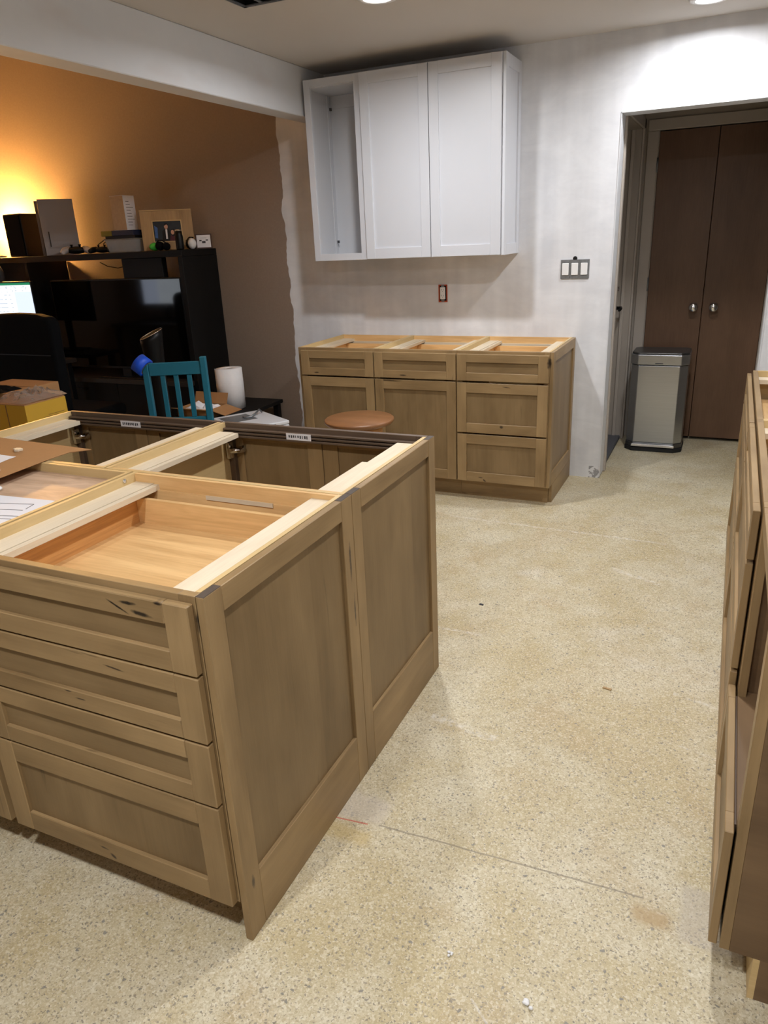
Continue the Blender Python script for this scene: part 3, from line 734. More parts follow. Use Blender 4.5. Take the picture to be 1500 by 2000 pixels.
right_cabinet(1.693, 2.620, 'brown three-drawer base cabinet at the doorway end of the right wall run', (('drawer_front', 0.740, 0.864), ('drawer_front', 0.442, 0.730), ('drawer_front', 0.112, 0.432)))

# ---------------- white wall cabinets
UB, UT, UF = 1.367, 2.363, 3.292
FU = (0, 1, UF, -1)
def upper_box(t, x0, x1):
    s = 0.014
    for a, b in ((x0, x0 + s), (x1 - s, x1)): MB().box(a, b, UF + 0.019, YW - 0.001, UB, UT, 2).build('side_panel', 'white_cab_in', t)
    MB().box(x0 + s, x1 - s, UF + 0.019, YW - 0.001, UT - 0.045, UT - 0.032).build('top_panel', 'white_cab_in', t)
    MB().box(x0 + s, x1 - s, UF + 0.019, YW - 0.001, UB + 0.018, UB + 0.032).build('bottom_panel', 'white_cab_in', t)
    MB().box(x0 + s, x1 - s, YW - 0.014, YW - 0.002, UB + 0.032, UT - 0.045).build('back_panel', 'white_cab_in', t)
    frame(t, FU, x0, x1, UB, UT, st=0.042, rail=0.040, mat='white_cab')
t = thing('wall_cabinet', 'narrow white wall cabinet with no door and an empty interior', 'cabinet', (-1.39, 3.45, UB))
upper_box(t, -1.574, -1.2065)
MB().box(-1.558, -1.2225, YW - 0.020, YW - 0.0145, UT - 0.115, UT - 0.046).build('hanging_rail', 'white_cab_in', t)
c = MB(); c.box(-1.5595, -1.552, UF + 0.022, UF + 0.24, UB + 0.034, UT - 0.10); c.box(-1.5595, -1.549, UF + 0.24, UF + 0.262, UB + 0.034, UT - 0.05)
c.build('side_lining', 'white_cab_in', t)
for z in (UB + 0.10, UT - 0.13):
    MB().box(-1.5485, -1.538, UF + 0.262, UF + 0.275, z, z + 0.016).build('clip', 'grey_dark', t)
t = thing('wall_cabinet', 'wide white wall cabinet with two framed doors', 'cabinet', (-0.79, 3.45, UB))
upper_box(t, -1.2055, -0.3765)
for ua, ub in ((-1.204, -0.7905), (-0.7865, -0.377)):
    shaker(FU, ua, ub, UB + 0.003, UT - 0.003, t, 'door', st=0.056, rt=0.060, rb=0.060, mf='white_cab', mp='white_cab', bev=0.0012)
FE3 = (1, 0, -0.357, 1)
shaker(FE3, UF - 0.002, YW - 0.001, UB, UT, t, 'end_panel', st=0.050, rt=0.060, rb=0.060, n0=-0.0185, th=0.0185, mf='white_cab', mp='white_cab')

# ---------------- electrical boxes on the back wall
t = thing('outlet', 'white duplex outlet in an orange box, no cover plate', 'outlet', (-0.84, YW, 1.09))
c = MB(); c.box(-0.870, -0.864, YW - 0.004, YW - 0.0005, 1.092, 1.190); c.box(-0.817, -0.811, YW - 0.004, YW - 0.0005, 1.092, 1.190)
c.box(-0.870, -0.811, YW - 0.004, YW - 0.0005, 1.086, 1.094); c.box(-0.870, -0.811, YW - 0.004, YW - 0.0005, 1.186, 1.193)
c.build('box_rim', 'orange_box', t)
MB().box(-0.863, -0.818, YW - 0.003, YW - 0.0005, 1.094, 1.186).build('recess', 'black_hole', t)
o = MB().box(-0.858, -0.824, YW - 0.011, YW - 0.0032, 1.104, 1.177).build('receptacle', 'white_plastic', t, bevel=0.002)
c = MB()
for z in (1.122, 1.158):
    c.box(-0.848, -0.846, YW - 0.0118, YW - 0.0112, z, z + 0.009); c.box(-0.836, -0.834, YW - 0.0118, YW - 0.0112, z, z + 0.008); c.box(-0.8425, -0.8395, YW - 0.0118, YW - 0.0112, z - 0.008, z - 0.005)
c.build('slot', 'print_dark', o)
c = MB(); c.box(-0.851, -0.831, YW - 0.006, YW - 0.0035, 1.177, 1.192); c.box(-0.851, -0.831, YW - 0.006, YW - 0.0035, 1.088, 1.104); c.build('yoke', 'galv', t)
t = thing('switch_box', 'three-gang wall switch box without cover plate beside the doorway', 'switch', (-0.02, YW, 1.21))
MB().box(-0.101, 0.064, YW - 0.003, YW - 0.0005, 1.214, 1.320).build('recess', 'galv', t)
for k in range(3):
    a = -0.098 + k * 0.054
    c = MB(); c.box(a, a + 0.049, YW - 0.006, YW - 0.0032, 1.303, 1.319); c.box(a, a + 0.049, YW - 0.006, YW - 0.0032, 1.213, 1.232)
    c.build('yoke', 'galv', t)
    MB().box(a + 0.006, a + 0.044, YW - 0.012, YW - 0.0032, 1.234, 1.301).build('rocker', 'white_plastic', t, bevel=0.002)
MB().lathe([(0.013, 0), (0.011, -0.004), (0, -0.004)], (-0.020, YW - 0.0005, 1.326), 9, 1).build('knockout', 'black_hole', t)

# ------------------------------------------------------------------ trash can in the hall
t = thing('trash_can', 'brushed steel step trash can in front of the brown closet doors', 'trash can', (0.44, 4.42, 0))
def oct_(x0, x1, y0, y1, ch, chb=0.03):
    return [(x0 + ch, y0), (x1 - ch, y0), (x1, y0 + ch), (x1, y1 - chb), (x1 - chb, y1), (x0 + chb, y1), (x0, y1 - chb), (x0, y0 + ch)]
MB().prism(oct_(0.258, 0.622, 4.305, 4.585, 0.048), 0.062, 0.600, 2).build('body', 'steel', t, bevel=0.006, seg=2)
MB().prism(oct_(0.250, 0.630, 4.297, 4.59, 0.050), 0.0, 0.030, 2).build('base', 'rubber', t, bevel=0.004)
MB().prism(oct_(0.254, 0.626, 4.300, 4.59, 0.050), 0.030, 0.062, 2).build('kick_ring', 'steel_dark', t, bevel=0.004)
c = MB(); c.box(0.297, 0.583, 4.288, 4.299, 0.036, 0.055); c.build('pedal', 'chrome', t, bevel=0.004, seg=2)
MB().prism(oct_(0.252, 0.628, 4.299, 4.59, 0.048), 0.603, 0.672, 2).build('lid_rim', 'steel', t, bevel=0.006, seg=2)
MB().prism(oct_(0.258, 0.622, 4.305, 4.585, 0.046), 0.6725, 0.684, 2).build('lid', 'steel_dark', t, bevel=0.005, seg=2)
MB().box(0.415, 0.465, 4.2975, 4.2988, 0.612, 0.618).build('badge', 'print_dark', t)

# ------------------------------------------------------------------ stool
t = thing('stool', 'round reddish wooden stool behind the island', 'stool', (-0.885, 2.42, 0))
cx, cy = -0.885, 2.42
MB().lathe([(0.0, 0.568), (0.150, 0.568), (0.172, 0.576), (0.184, 0.588), (0.185, 0.598), (0.178, 0.604), (0.0, 0.606)], (cx, cy, 0), 48, 2, False).build('seat', 'stool_wood', t)
MB().lathe([(0.0, 0.50), (0.115, 0.50), (0.122, 0.52), (0.122, 0.567), (0.0, 0.567)], (cx, cy, 0), 36, 2, False).build('apron', 'oak_red', t)
for k in range(4):
    a = PI / 4 + k * PI / 2
    ca, sa = math.cos(a), math.sin(a)
    MB().tube([(cx + 0.10 * ca, cy + 0.10 * sa, 0.52), (cx + 0.135 * ca, cy + 0.135 * sa, 0.28), (cx + 0.175 * ca, cy + 0.175 * sa, 0.0)], [0.019, 0.021, 0.015], 12).build('leg', 'stool_wood', t)
MB().lathe([(0.138, 0.20), (0.146, 0.205), (0.146, 0.215), (0.138, 0.22), (0.132, 0.21), (0.138, 0.20)], (cx, cy, 0), 36, 2, False).build('foot_ring', 'stool_wood', t)

# ------------------------------------------------------------------ things on the island
o = MB().prism([(-2.05, 0.85), (-1.47, 0.775), (-1.026, 0.748), (-1.075, 0.700), (-1.078, 0.62), (-1.062, 0.428), (-1.45, 0.10), (-2.0, 0.2)], 0.8772, 0.8808).build('cardboard_sheet', 'cardboard', bevel=0.001)
tag(o, 'flat brown cardboard sheet lying across the island cabinets', 'cardboard')
def paper(name, pts, z, label, lines):
    t = MB().prism(pts, z, z + 0.0006).build(name, 'paper')
    tag(t, label, 'paper')
    c = MB()
    for (xa, ya, xb, yb) in lines:
        d = Vector((xb - xa, yb - ya, 0)).normalized(); n = Vector((-d.y, d.x, 0)) * 0.0011
        q = [(xa + n.x, ya + n.y), (xa - n.x, ya - n.y), (xb - n.x, yb - n.y), (xb + n.x, yb + n.y)]
        c.prism(q, z + 0.0008, z + 0.0011)
    c.build('ink_lines', 'print_dark', t)
    return t
paper('drawing_sheet', [(-1.21, 0.36), (-1.01, 0.372), (-0.806, 0.386), (-0.735, 0.150), (-0.93, 0.10), (-1.2, 0.09)], 0.8484, 'white sheet with a line drawing on the raw plywood top',
      [(-0.95, 0.32, -0.84, 0.345), (-0.95, 0.32, -0.94, 0.29), (-0.84, 0.345, -0.83, 0.31), (-0.97, 0.27, -0.83, 0.30), (-1.02, 0.345, -0.99, 0.30), (-1.03, 0.33, -0.995, 0.29), (-0.90, 0.24, -0.80, 0.262), (-0.89, 0.22, -0.80, 0.24)])
paper('invoice_sheet', [(-1.45, 0.66), (-1.275, 0.605), (-1.205, 0.603), (-1.205, 0.575), (-1.195, 0.53), (-1.12, 0.475), (-1.2, 0.38), (-1.5, 0.42)], 0.8812, 'torn white sheet lying on the brown cardboard',
      [(-1.33, 0.58, -1.24, 0.57), (-1.32, 0.56, -1.24, 0.55), (-1.30, 0.54, -1.22, 0.53), (-1.29, 0.51, -1.2, 0.505)])
c = MB(); c.prism([(-1.285, 0.660), (-1.262, 0.672), (-1.247, 0.668), (-1.250, 0.650), (-1.262, 0.645), (-1.268, 0.655)], 0.8812, 0.889); c.prism([(-1.29, 0.675), (-1.272, 0.680), (-1.268, 0.664)], 0.8812, 0.886)
tag(c.build('wood_scrap', 'ply_pale', bevel=0.001), 'small pale torn scrap on the brown cardboard', 'scrap')
tag(MB().ellipsoid((-1.052, 0.40, 0.8565), (0.02, 0.012, 0.008)).build('foam_plug', 'white_plastic'), 'small white foam plug on the raw plywood top', 'foam')
# ------------------------------------------------------------------ bits on the floor
def crumb(x, y, r, label, mat='white_plastic'):
    c = MB()
    for k in range(4):
        c.ellipsoid((x + random.uniform(-r, r), y + random.uniform(-r, r), r * 0.5), (r * random.uniform(0.5, 1.0), r * random.uniform(0.4, 0.9), r * 0.5), 7, 5)
    tag(c.build('plaster_crumb', mat), label, 'debris')
crumb(0.614, 0.093, 0.008, 'white plaster crumb on the floor nearest the bottom edge of the photo')
crumb(0.427, 0.14, 0.005, 'white plaster fleck on the floor in front of the island corner')
tag(MB().prism([(0.575, 1.285), (0.604, 1.279), (0.606, 1.288), (0.577, 1.293)], 0.0004, 0.004).build('wood_chip', 'frame_wood'), 'small wood splinter on the aisle floor', 'debris')
tag(MB().prism([(-0.007, 1.727), (0.011, 1.722), (0.012, 1.730), (-0.004, 1.735)], 0.0004, 0.004).build('wood_chip', 'print_dark'), 'tiny dark chip on the floor beyond the island end', 'debris')

# ------------------------------------------------------------------ the den beyond the beam
# black shelving unit with the television
t = thing('tv_unit', 'black wood wall unit framing the television', 'shelf unit', (-3.65, 3.41, 0))
UY0, UY1, UTOP = 3.215, 3.600, 1.470
UXL = -4.85
c = MB(); c.box(UXL, -2.66, UY0, 3.47, UTOP - 0.042, UTOP, 0); c.box(-2.66, -2.555, UY0, UY1, UTOP - 0.042, UTOP, 0)
c.build('top_board', 'black_wood', t, bevel=0.002)
MB().box(-2.593, -2.555, UY0, UY1, 0, UTOP - 0.0425, 2).build('side_board', 'black_wood', t, bevel=0.002)
MB().box(UXL, UXL + 0.038, UY0, UY1, 0, UTOP - 0.0425, 2).build('side_board', 'black_wood', t, bevel=0.002)
MB().box(-4.046, -4.020, UY0, UY1, 0.0, UTOP - 0.0425, 2).build('divider', 'black_wood', t)
MB().box(UXL + 0.038, -4.0465, 3.455, 3.467, 0.04, UTOP - 0.0425, 0).build('back_board', 'black_wood', t)
for z in (0.0, 0.50, 0.95):
    MB().box(UXL + 0.0385, -4.0465, UY0, 3.4545, z, z + 0.02, 0).build('shelf', 'black_wood', t)
MB().box(-4.0195, -2.5935, UY0 - 0.06, UY1, 0.555, 0.590, 0).build('tv_shelf', 'desk', t, bevel=0.002)
MB().box(-4.0195, -2.5935, UY1 - 0.012, UY1, 0.0, 0.5545, 0).build('back_board', 'black_wood', t)
MB().box(-4.0195, -2.5935, UY0, UY1 - 0.0125, 0.0, 0.04, 0).build('shelf', 'black_wood', t)
for a, b in ((-4.017, -3.310), (-3.306, -2.596)):
    d = MB().box(a, b, UY0 - 0.02, UY0 - 0.001, 0.045, 0.550, 0).build('door', 'black_wood', t, bevel=0.002)
    MB().box((a + b) / 2 - 0.05, (a + b) / 2 + 0.05, UY0 - 0.032, UY0 - 0.021, 0.49, 0.50).build('handle', 'dark_metal', d)
# boxed compartment hanging under the top board
c = MB(); c.box(-3.137, -2.775, UY0 + 0.05, UY0 + 0.10, UTOP - 0.19, UTOP - 0.0425, 0); c.build('hanging_compartment', 'black_wood', t, bevel=0.003)

t = thing('television', 'large black flat television reflecting a bright screen', 'television', (-3.2, 3.24, 0.591))
TX0, TX1, TZ0, TZ1, TY = -3.83, -2.602, 0.655, 1.296, 3.226
c = MB(); c.box(TX0, TX1, TY, TY + 0.035, TZ0, TZ1); c.build('casing', 'black_plastic', t, bevel=0.004)
MB().box(TX0 + 0.010, TX1 - 0.010, TY - 0.0018, TY - 0.0004, TZ0 + 0.018, TZ1 - 0.010).build('screen', 'tv_glass', t)
MB().box(-3.26, -3.18, TY + 0.005, TY + 0.03, 0.60, TZ0, 2).build('stand_neck', 'black_plastic', t)
MB().box(-3.44, -3.0, TY - 0.06, TY + 0.14, 0.5905, 0.602).build('stand_base', 'black_plastic', t, bevel=0.003)

# wires seen in the gap above the television
def cable(name, pts, label, r=0.0035, mat='rubber'):
    tag(MB().tube(pts, r, 6).build(name, mat), label, 'cable')
cable('power_cable', [(-3.57, 3.50, 1.405), (-3.50, 3.50, 1.375), (-3.40, 3.50, 1.36), (-3.31, 3.51, 1.375), (-3.26, 3.52, 1.40), (-3.23, 3.53, 1.427)], 'thin dark cable sagging in the gap above the television')
cable('power_cable', [(-3.25, 3.54, 1.427), (-3.24, 3.54, 1.36), (-3.22, 3.54, 1.30), (-3.20, 3.54, 1.15), (-3.19, 3.54, 0.70)], 'thin dark cable hanging straight down behind the television')
cable('power_cable', [(-3.30, 3.56, 1.427), (-3.27, 3.56, 1.37), (-3.21, 3.56, 1.29), (-3.17, 3.56, 1.1), (-3.15, 3.56, 0.70)], 'second thin dark cable crossing down behind the television')

# --- on top of the unit
TOPZ = UTOP + 0.0006
t = thing('speaker', 'black box loudspeaker on the wall unit beside the glowing lamp', 'speaker', (-4.17, 3.38, TOPZ))
MB().box(-4.262, -4.078, 3.292, 3.47, TOPZ, TOPZ + 0.305).build('cabinet', 'black_plastic', t, bevel=0.004)
MB().box(-4.254, -4.086, 3.284, 3.2915, TOPZ + 0.01, TOPZ + 0.295).build('grille', 'black_cloth', t, bevel=0.003)
t = thing('lamp', 'warm glowing globe lamp at the left end of the wall unit', 'lamp', (-4.52, 3.395, TOPZ))
MB().lathe([(0.0, 0), (0.06, 0), (0.06, 0.012), (0.012, 0.02), (0.010, 0.10), (0.022, 0.115), (0.022, 0.135), (0.0, 0.135)], (-4.52, 3.395, TOPZ), 24, 2, False).build('base', 'dark_metal', t)
MB().ellipsoid((-4.52, 3.395, TOPZ + 0.20), (0.072, 0.072, 0.076), 24, 14).build('globe', 'bulb_glow', t)
t = thing('game_console', 'upright grey-white game console leaning beside the black speaker', 'console', (-3.80, 3.37, TOPZ), math.radians(58), world_coords=False)
def plate(y0, y1, w, h, flare):
    c = MB()
    n = 8
    ring = []
    for k in range(n + 1):
        z = h * k / n
        bow = flare * (2 * abs(k / n - 0.5)) ** 2
        ring.append((z, bow))
    for (za, ba), (zb, bb) in zip(ring, ring[1:]):
        vs = [c.bm.verts.new(p) for p in ((-w / 2, y0 - ba, za), (w / 2, y0 - ba * 0.4, za), (w / 2, y1 - ba * 0.4, za), (-w / 2, y1 - ba, za),
                                        (-w / 2, y0 - bb, zb), (w / 2, y0 - bb * 0.4, zb), (w / 2, y1 - bb * 0.4, zb), (-w / 2, y1 - bb, zb))]
        for q in ((0, 1, 5, 4), (1, 2, 6, 5), (2, 3, 7, 6), (3, 0, 4, 7)):
            c.bm.faces.new([vs[i] for i in q])
        if za == 0: c.bm.faces.new([vs[i] for i in (3, 2, 1, 0)])
        if zb == h: c.bm.faces.new([vs[i] for i in (4, 5, 6, 7)])
    bmesh.ops.remove_doubles(c.bm, verts=c.bm.verts[:], dist=1e-5)
    return c
p_ = plate(-0.060, -0.052, 0.245, 0.385, 0.010).build('side_plate', 'console_white', t)
MB().box(-0.085, -0.079, -0.0735, -0.0700, 0.06, 0.165).build('disc_slot', 'black_plastic', p_)
plate(0.052, 0.060, 0.245, 0.380, -0.012).build('side_plate', 'console_white', t)
MB().box(-0.112, 0.112, -0.049, 0.049, 0.004, 0.366).build('core', 'black_plastic', t, bevel=0.02, seg=3)

def controller(x, y, rz, label, body, grip):
    t = thing('game_controller', label, 'controller', (x, y, TOPZ), rz, 'game controllers on the wall unit', False)
    MB().ellipsoid((0, 0, 0.024), (0.062, 0.034, 0.022), 18, 10).build('shell', body, t)
    for s in (-1, 1):
        MB().tube([(s * 0.045, 0.004, 0.030), (s * 0.066, -0.022, 0.024), (s * 0.073, -0.052, 0.0165), (s * 0.070, -0.062, 0.0145)], [0.018, 0.020, 0.016, 0.009], 12).build('grip', grip, t)
        MB().lathe([(0.007, 0.0), (0.006, 0.010), (0.010, 0.013), (0.008, 0.017), (0, 0.017)], (s * 0.023, -0.012, 0.040), 12, 2).build('thumb_stick', 'black_plastic', t)
    return t
controller(-3.565, 3.285, math.radians(42), 'white and black game controller leaning at the console foot', 'black_plastic', 'pad_white').scale = (1.2, 1.2, 1.2)
controller(-3.355, 3.33, math.radians(20), 'all black game controller right beside the white one', 'black_plastic', 'black_plastic')
cable('coiled_wire', [(-3.52 + 0.075 * k + 0.035 * math.sin(k * 2.1), 3.445 + 0.015 * math.cos(k * 2.7), TOPZ + 0.06 + 0.035 * math.sin(k * 1.7)) for k in range(0, 4)] +
      [(-3.42 - 0.02 * k, 3.455 - 0.02 * (k % 2), TOPZ + 0.085 - 0.02 * k) for k in range(4)] + [(-3.47, 3.44, TOPZ + 0.004)], 'tangle of thin dark wire behind the black controllers')
t = thing('storage_bin', 'clear plastic bin under two flat game cases', 'bin', (-3.11, 3.31, TOPZ))
c = MB()
def bin_ring(w, d, z): return [(-3.11 - w / 2, 3.315 - d / 2, z), (-3.11 + w / 2, 3.315 - d / 2, z), (-3.11 + w / 2, 3.315 + d / 2, z), (-3.11 - w / 2, 3.315 + d / 2, z)]
rr = [bin_ring(0.24, 0.10, TOPZ), bin_ring(0.27, 0.125, TOPZ + 0.082)]
ri = [bin_ring(0.264, 0.119, TOPZ + 0.082), bin_ring(0.234, 0.094, TOPZ + 0.003)]
vv = [[c.bm.verts.new(p) for p in r] for r in rr + ri]
c.bm.faces.new(list(reversed(vv[0]))); c.bm.faces.new(vv[3])
for a, b in zip(vv, vv[1:]):
    for i in range(4): c.bm.faces.new([a[i], a[(i + 1) % 4], b[(i + 1) % 4], b[i]])
c.build('tub', 'clear_plastic', t)
MB().box(-3.252, -2.968, 3.246, 3.384, TOPZ + 0.0825, TOPZ + 0.0905).build('lid', 'clear_plastic', t, bevel=0.002)
z = TOPZ + 0.0912
tag(MB().box(-3.235, -2.965, 3.25, 3.39, z, z + 0.018).build('game_case', 'black_plastic', bevel=0.002), 'black flat case lying on the clear bin lid', 'case')
t = thing('game_case', 'dark blue and olive flat case under the pale carton', 'case', (-3.11, 3.32, z + 0.0186))
MB().box(-3.170, -2.975, 3.250, 3.395, z + 0.0186, z + 0.053).build('case', 'navy', t, bevel=0.002)
MB().box(-3.270, -3.1705, 3.250, 3.395, z + 0.0186, z + 0.053).build('spine', 'olive', t, bevel=0.002)
z2 = z + 0.0536
t = thing('small_carton', 'tall pale carton with fine print standing on the stacked cases', 'box', (-3.10, 3.32, z2))
MB().box(-3.155, -3.035, 3.265, 3.375, z2, z2 + 0.222).build('carton', 'paper', t, bevel=0.001)
MB().box(-3.154, -3.036, 3.2640, 3.2648, z2 + 0.002, z2 + 0.220).build('front_face', 'kraft_pale', t)
c = MB()
for k in range(9):
    zz = z2 + 0.03 + k * 0.019
    c.box(-3.0348, -3.0343, 3.285, 3.285 + random.uniform(0.03, 0.075), zz, zz + 0.003)
c.build('print', 'print_dark', t)

# photo frame turned toward the kitchen
t = thing('photo_frame', 'rustic wooden photo frame with a picture of a couple', 'picture frame', (-2.80, 3.40, TOPZ), math.radians(38), world_coords=False)
W2, HH = 0.175, 0.262
lean = Matrix.Rotation(math.radians(-10), 4, 'X')
def fb(*a): 
    c = MB(); c.box(*a); return c
c = MB()
c.box(-W2, -W2 + 0.080, -0.012, 0.004, 0, HH, 2); c.box(W2 - 0.080, W2, -0.012, 0.004, 0, HH, 2)
c.box(-W2 + 0.080, W2 - 0.080, -0.012, 0.004, HH - 0.070, HH, 2); c.box(-W2 + 0.080, W2 - 0.080, -0.012, 0.004, 0, 0.058, 2)
c.xform(lean).build('frame', 'frame_wood', t, bevel=0.0015)
c = MB()
for a in ((-W2 + 0.074, -W2 + 0.081, 0.053, HH - 0.064), (W2 - 0.081, W2 - 0.074, 0.053, HH - 0.064)): c.box(a[0], a[1], -0.0155, -0.0123, a[2], a[3])
for a in ((0.053, 0.059), (HH - 0.071, HH - 0.064)): c.box(-W2 + 0.081, W2 - 0.081, -0.0155, -0.0123, a[0], a[1])
c.box(-W2, W2, -0.014, 0.004, HH + 0.0003, HH + 0.006)
c.xform(lean).build('inner_lip', 'ply', t)
ph = MB().box(-W2 + 0.081, W2 - 0.081, -0.0085, -0.0075, 0.059, HH - 0.071).xform(lean).build('photo', 'photo_bg', t)
def pr_shape(pts, y, mat, nm):
    c = MB()
    vs = [c.bm.verts.new((a, y, b)) for a, b in pts]; ws = [c.bm.verts.new((a, y - 0.0003, b)) for a, b in pts]
    c.bm.faces.new(vs); c.bm.faces.new(list(reversed(ws)))
    for i in range(len(pts)): c.bm.faces.new([vs[i], vs[(i + 1) % len(pts)], ws[(i + 1) % len(pts)], ws[i]])
    c.xform(lean).build(nm, mat, ph)
def ell(cx, cz, rx, rz, n=14): return [(cx + rx * math.cos(2 * PI * k / n), cz + rz * math.sin(2 * PI * k / n)) for k in range(n)]
pr_shape([(-0.088, 0.085), (-0.070, 0.080), (-0.066, 0.150), (-0.086, 0.165)], -0.0092, 'photo_blue', 'print_light')
pr_shape([(-0.040, 0.060), (0.018, 0.060), (0.014, 0.128), (0.002, 0.140), (-0.020, 0.140), (-0.036, 0.128)], -0.0094, 'hair_print', 'print_suit')
pr_shape([(-0.016, 0.074), (-0.004, 0.074), (-0.002, 0.138), (-0.014, 0.138)], -0.0098, 'paper', 'print_shirt')
pr_shape(ell(-0.008, 0.158, 0.013, 0.019), -0.0099, 'skin_print', 'print_face')
pr_shape([(-0.021, 0.160), (-0.017, 0.176), (-0.004, 0.180), (0.006, 0.172), (0.005, 0.162), (-0.004, 0.171)], -0.0103, 'hair_print', 'print_hair')
pr_shape([(0.008, 0.060), (0.062, 0.060), (0.058, 0.088), (0.040, 0.102), (0.018, 0.098)], -0.0100, 'maroon', 'print_dress')
pr_shape(ell(0.036, 0.115, 0.018, 0.024), -0.0102, 'hair_print', 'print_hair')
pr_shape(ell(0.032, 0.117, 0.011, 0.016), -0.0106, 'skin_print', 'print_face')
MB().tube([(0.0, 0.03, 0.17), (0.0, 0.10, 0.002)], 0.006, 6).build('easel_leg', 'brown_frame', t)

t = thing('headset', 'green and black headset lying in front of the photo frame', 'headset', (-2.74, 3.275, TOPZ))
MB().ellipsoid((-2.835, 3.285, TOPZ + 0.027), (0.042, 0.026, 0.0265)).build('cup', 'green', t)
MB().ellipsoid((-2.775, 3.27, TOPZ + 0.030), (0.036, 0.026, 0.0295)).build('cushion', 'black_cloth', t)
MB().ellipsoid((-2.715, 3.265, TOPZ + 0.026), (0.030, 0.024, 0.0255)).build('cushion', 'black_cloth', t)
MB().tube([(-2.80, 3.27, TOPZ + 0.052), (-2.775, 3.262, TOPZ + 0.068), (-2.74, 3.26, TOPZ + 0.066), (-2.71, 3.262, TOPZ + 0.045)], 0.005).build('headband', 'black_plastic', t)
t = thing('tumbler', 'slim black bottle with a silver lid in front of the photo frame', 'bottle', (-2.615, 3.285, TOPZ))
MB().lathe([(0, 0), (0.026, 0), (0.027, 0.01), (0.027, 0.085), (0.024, 0.098), (0.024, 0.118), (0, 0.118)], (-2.615, 3.285, TOPZ), 24, 2, False).build('body', 'black_plastic', t)
MB().lathe([(0, 0.118), (0.0235, 0.1182), (0.0225, 0.128), (0, 0.130)], (-2.615, 3.285, TOPZ), 24, 2, False).build('lid', 'chrome', t)
t = thing('goggles', 'black and white goggles with a thin strap beside the small card frame', 'goggles', (-2.60, 3.38, TOPZ))
MB().ellipsoid((-2.62, 3.40, TOPZ + 0.034), (0.030, 0.032, 0.0335)).build('cup', 'black_plastic', t)
MB().ellipsoid((-2.590, 3.385, TOPZ + 0.036), (0.028, 0.030, 0.0355)).build('shell', 'white_plastic', t)
MB().tube([(-2.66, 3.41, TOPZ + 0.055), (-2.62, 3.40, TOPZ + 0.078), (-2.585, 3.40, TOPZ + 0.076), (-2.60, 3.40, TOPZ + 0.066)], 0.0035).build('strap', 'black_cloth', t)
t = thing('card_frame', 'tiny brown frame holding a white card at the end of the wall unit', 'picture frame', (-2.578, 3.50, TOPZ), math.radians(35), world_coords=False)
lean2 = Matrix.Rotation(math.radians(-8), 4, 'X')
MB().box(-0.056, 0.056, 0.0, 0.010, 0.0, 0.098).xform(lean2).build('frame', 'brown_frame', t, bevel=0.001)
cc = MB().box(-0.047, 0.047, -0.0014, -0.0004, 0.008, 0.090).xform(lean2).build('card', 'paper', t)
c = MB()
for a, b in (((-0.030, 0.050), (-0.014, 0.058)), ((0.014, 0.052), (0.030, 0.060)), ((-0.012, 0.036), (0.012, 0.050)), ((-0.022, 0.070), (0.022, 0.0715))): c.box(a[0], b[0], -0.0020, -0.0016, a[1], b[1])
c.xform(lean2).build('drawing', 'print_dark', cc)

# --- desk with the lit monitor, and the chair in front of it
def desk(name, label, x0, x1, y0, y1, h):
    t = thing(name, label, 'desk', ((x0 + x1) / 2, (y0 + y1) / 2, 0))
    MB().box(x0, x1, y0, y1, h - 0.03, h, 0).build('desktop', 'desk', t, bevel=0.003)
    for x in (x0 + 0.03, x1 - 0.07):
        for y in (y0 + 0.03, y1 - 0.07):
            MB().box(x, x + 0.04, y, y + 0.04, 0, h - 0.0305, 2).build('leg', 'dark_metal', t)
    return t
def monitor(label, c, w, h, rz, zb, zdesk, mat):
    t = thing('monitor', label, 'monitor', (c[0], c[1], zdesk + 0.0006), rz, world_coords=False)
    z0 = zb - zdesk
    MB().box(-w / 2, w / 2, 0.0, 0.028, z0, z0 + h).build('casing', 'black_plastic', t, bevel=0.003)
    s = MB()
    vs = [s.bm.verts.new(p) for p in ((-w / 2 + 0.008, -0.0012, z0 + 0.012), (w / 2 - 0.008, -0.0012, z0 + 0.012), (w / 2 - 0.008, -0.0012, z0 + h - 0.008), (-w / 2 + 0.008, -0.0012, z0 + h - 0.008))]
    f = s.bm.faces.new(vs)
    for l, q in zip(f.loops, ((0, 0), (1, 0), (1, 1), (0, 1))): l[s.uv].uv = q
    s.build('screen', mat, t, recalc=False)
    MB().box(-0.03, 0.03, 0.03, 0.05, 0.012, z0 + h * 0.5).build('stand_neck', 'black_plastic', t)
    MB().box(-0.12, 0.12, -0.05, 0.10, 0.0, 0.012).build('stand_base', 'black_plastic', t, bevel=0.003)
    return t
desk('desk', 'dark desk behind the black office chair', -4.70, -3.62, 2.85, 3.15, 0.74)
monitor('lit monitor showing a white window behind the black office chair', (-3.995, 2.925), 0.58, 0.335, math.radians(4), 0.972, 0.74, 'screen')
desk('desk', 'dark desk with the monitor that mirrors in the television', -5.25, -4.10, 0.55, 1.25, 0.74)
monitor('lit monitor whose bright window mirrors in the television', (-4.70, 0.98), 0.56, 0.33, math.radians(180), 0.915, 0.74, 'screen_far')
t = thing('desk_fan', 'round grey mesh fan head at the left edge just above the lit monitor', 'fan', (-4.205, 3.07, 0.7406))
MB().lathe([(0.0, 0), (0.075, 0), (0.075, 0.015), (0.015, 0.03), (0.012, 0.04), (0.012, 0.52), (0, 0.52)], (-4.205, 3.075, 0.7406), 24, 2, False).build('stand', 'grey_dark', t)
MB().lathe([(0.0, -0.035), (0.06, -0.033), (0.095, -0.02), (0.103, 0.0), (0.095, 0.018), (0.04, 0.04), (0.0, 0.045)], (-4.205, 3.06, 1.345), 36, 1, False).build('grille', 'grey_dark', t)
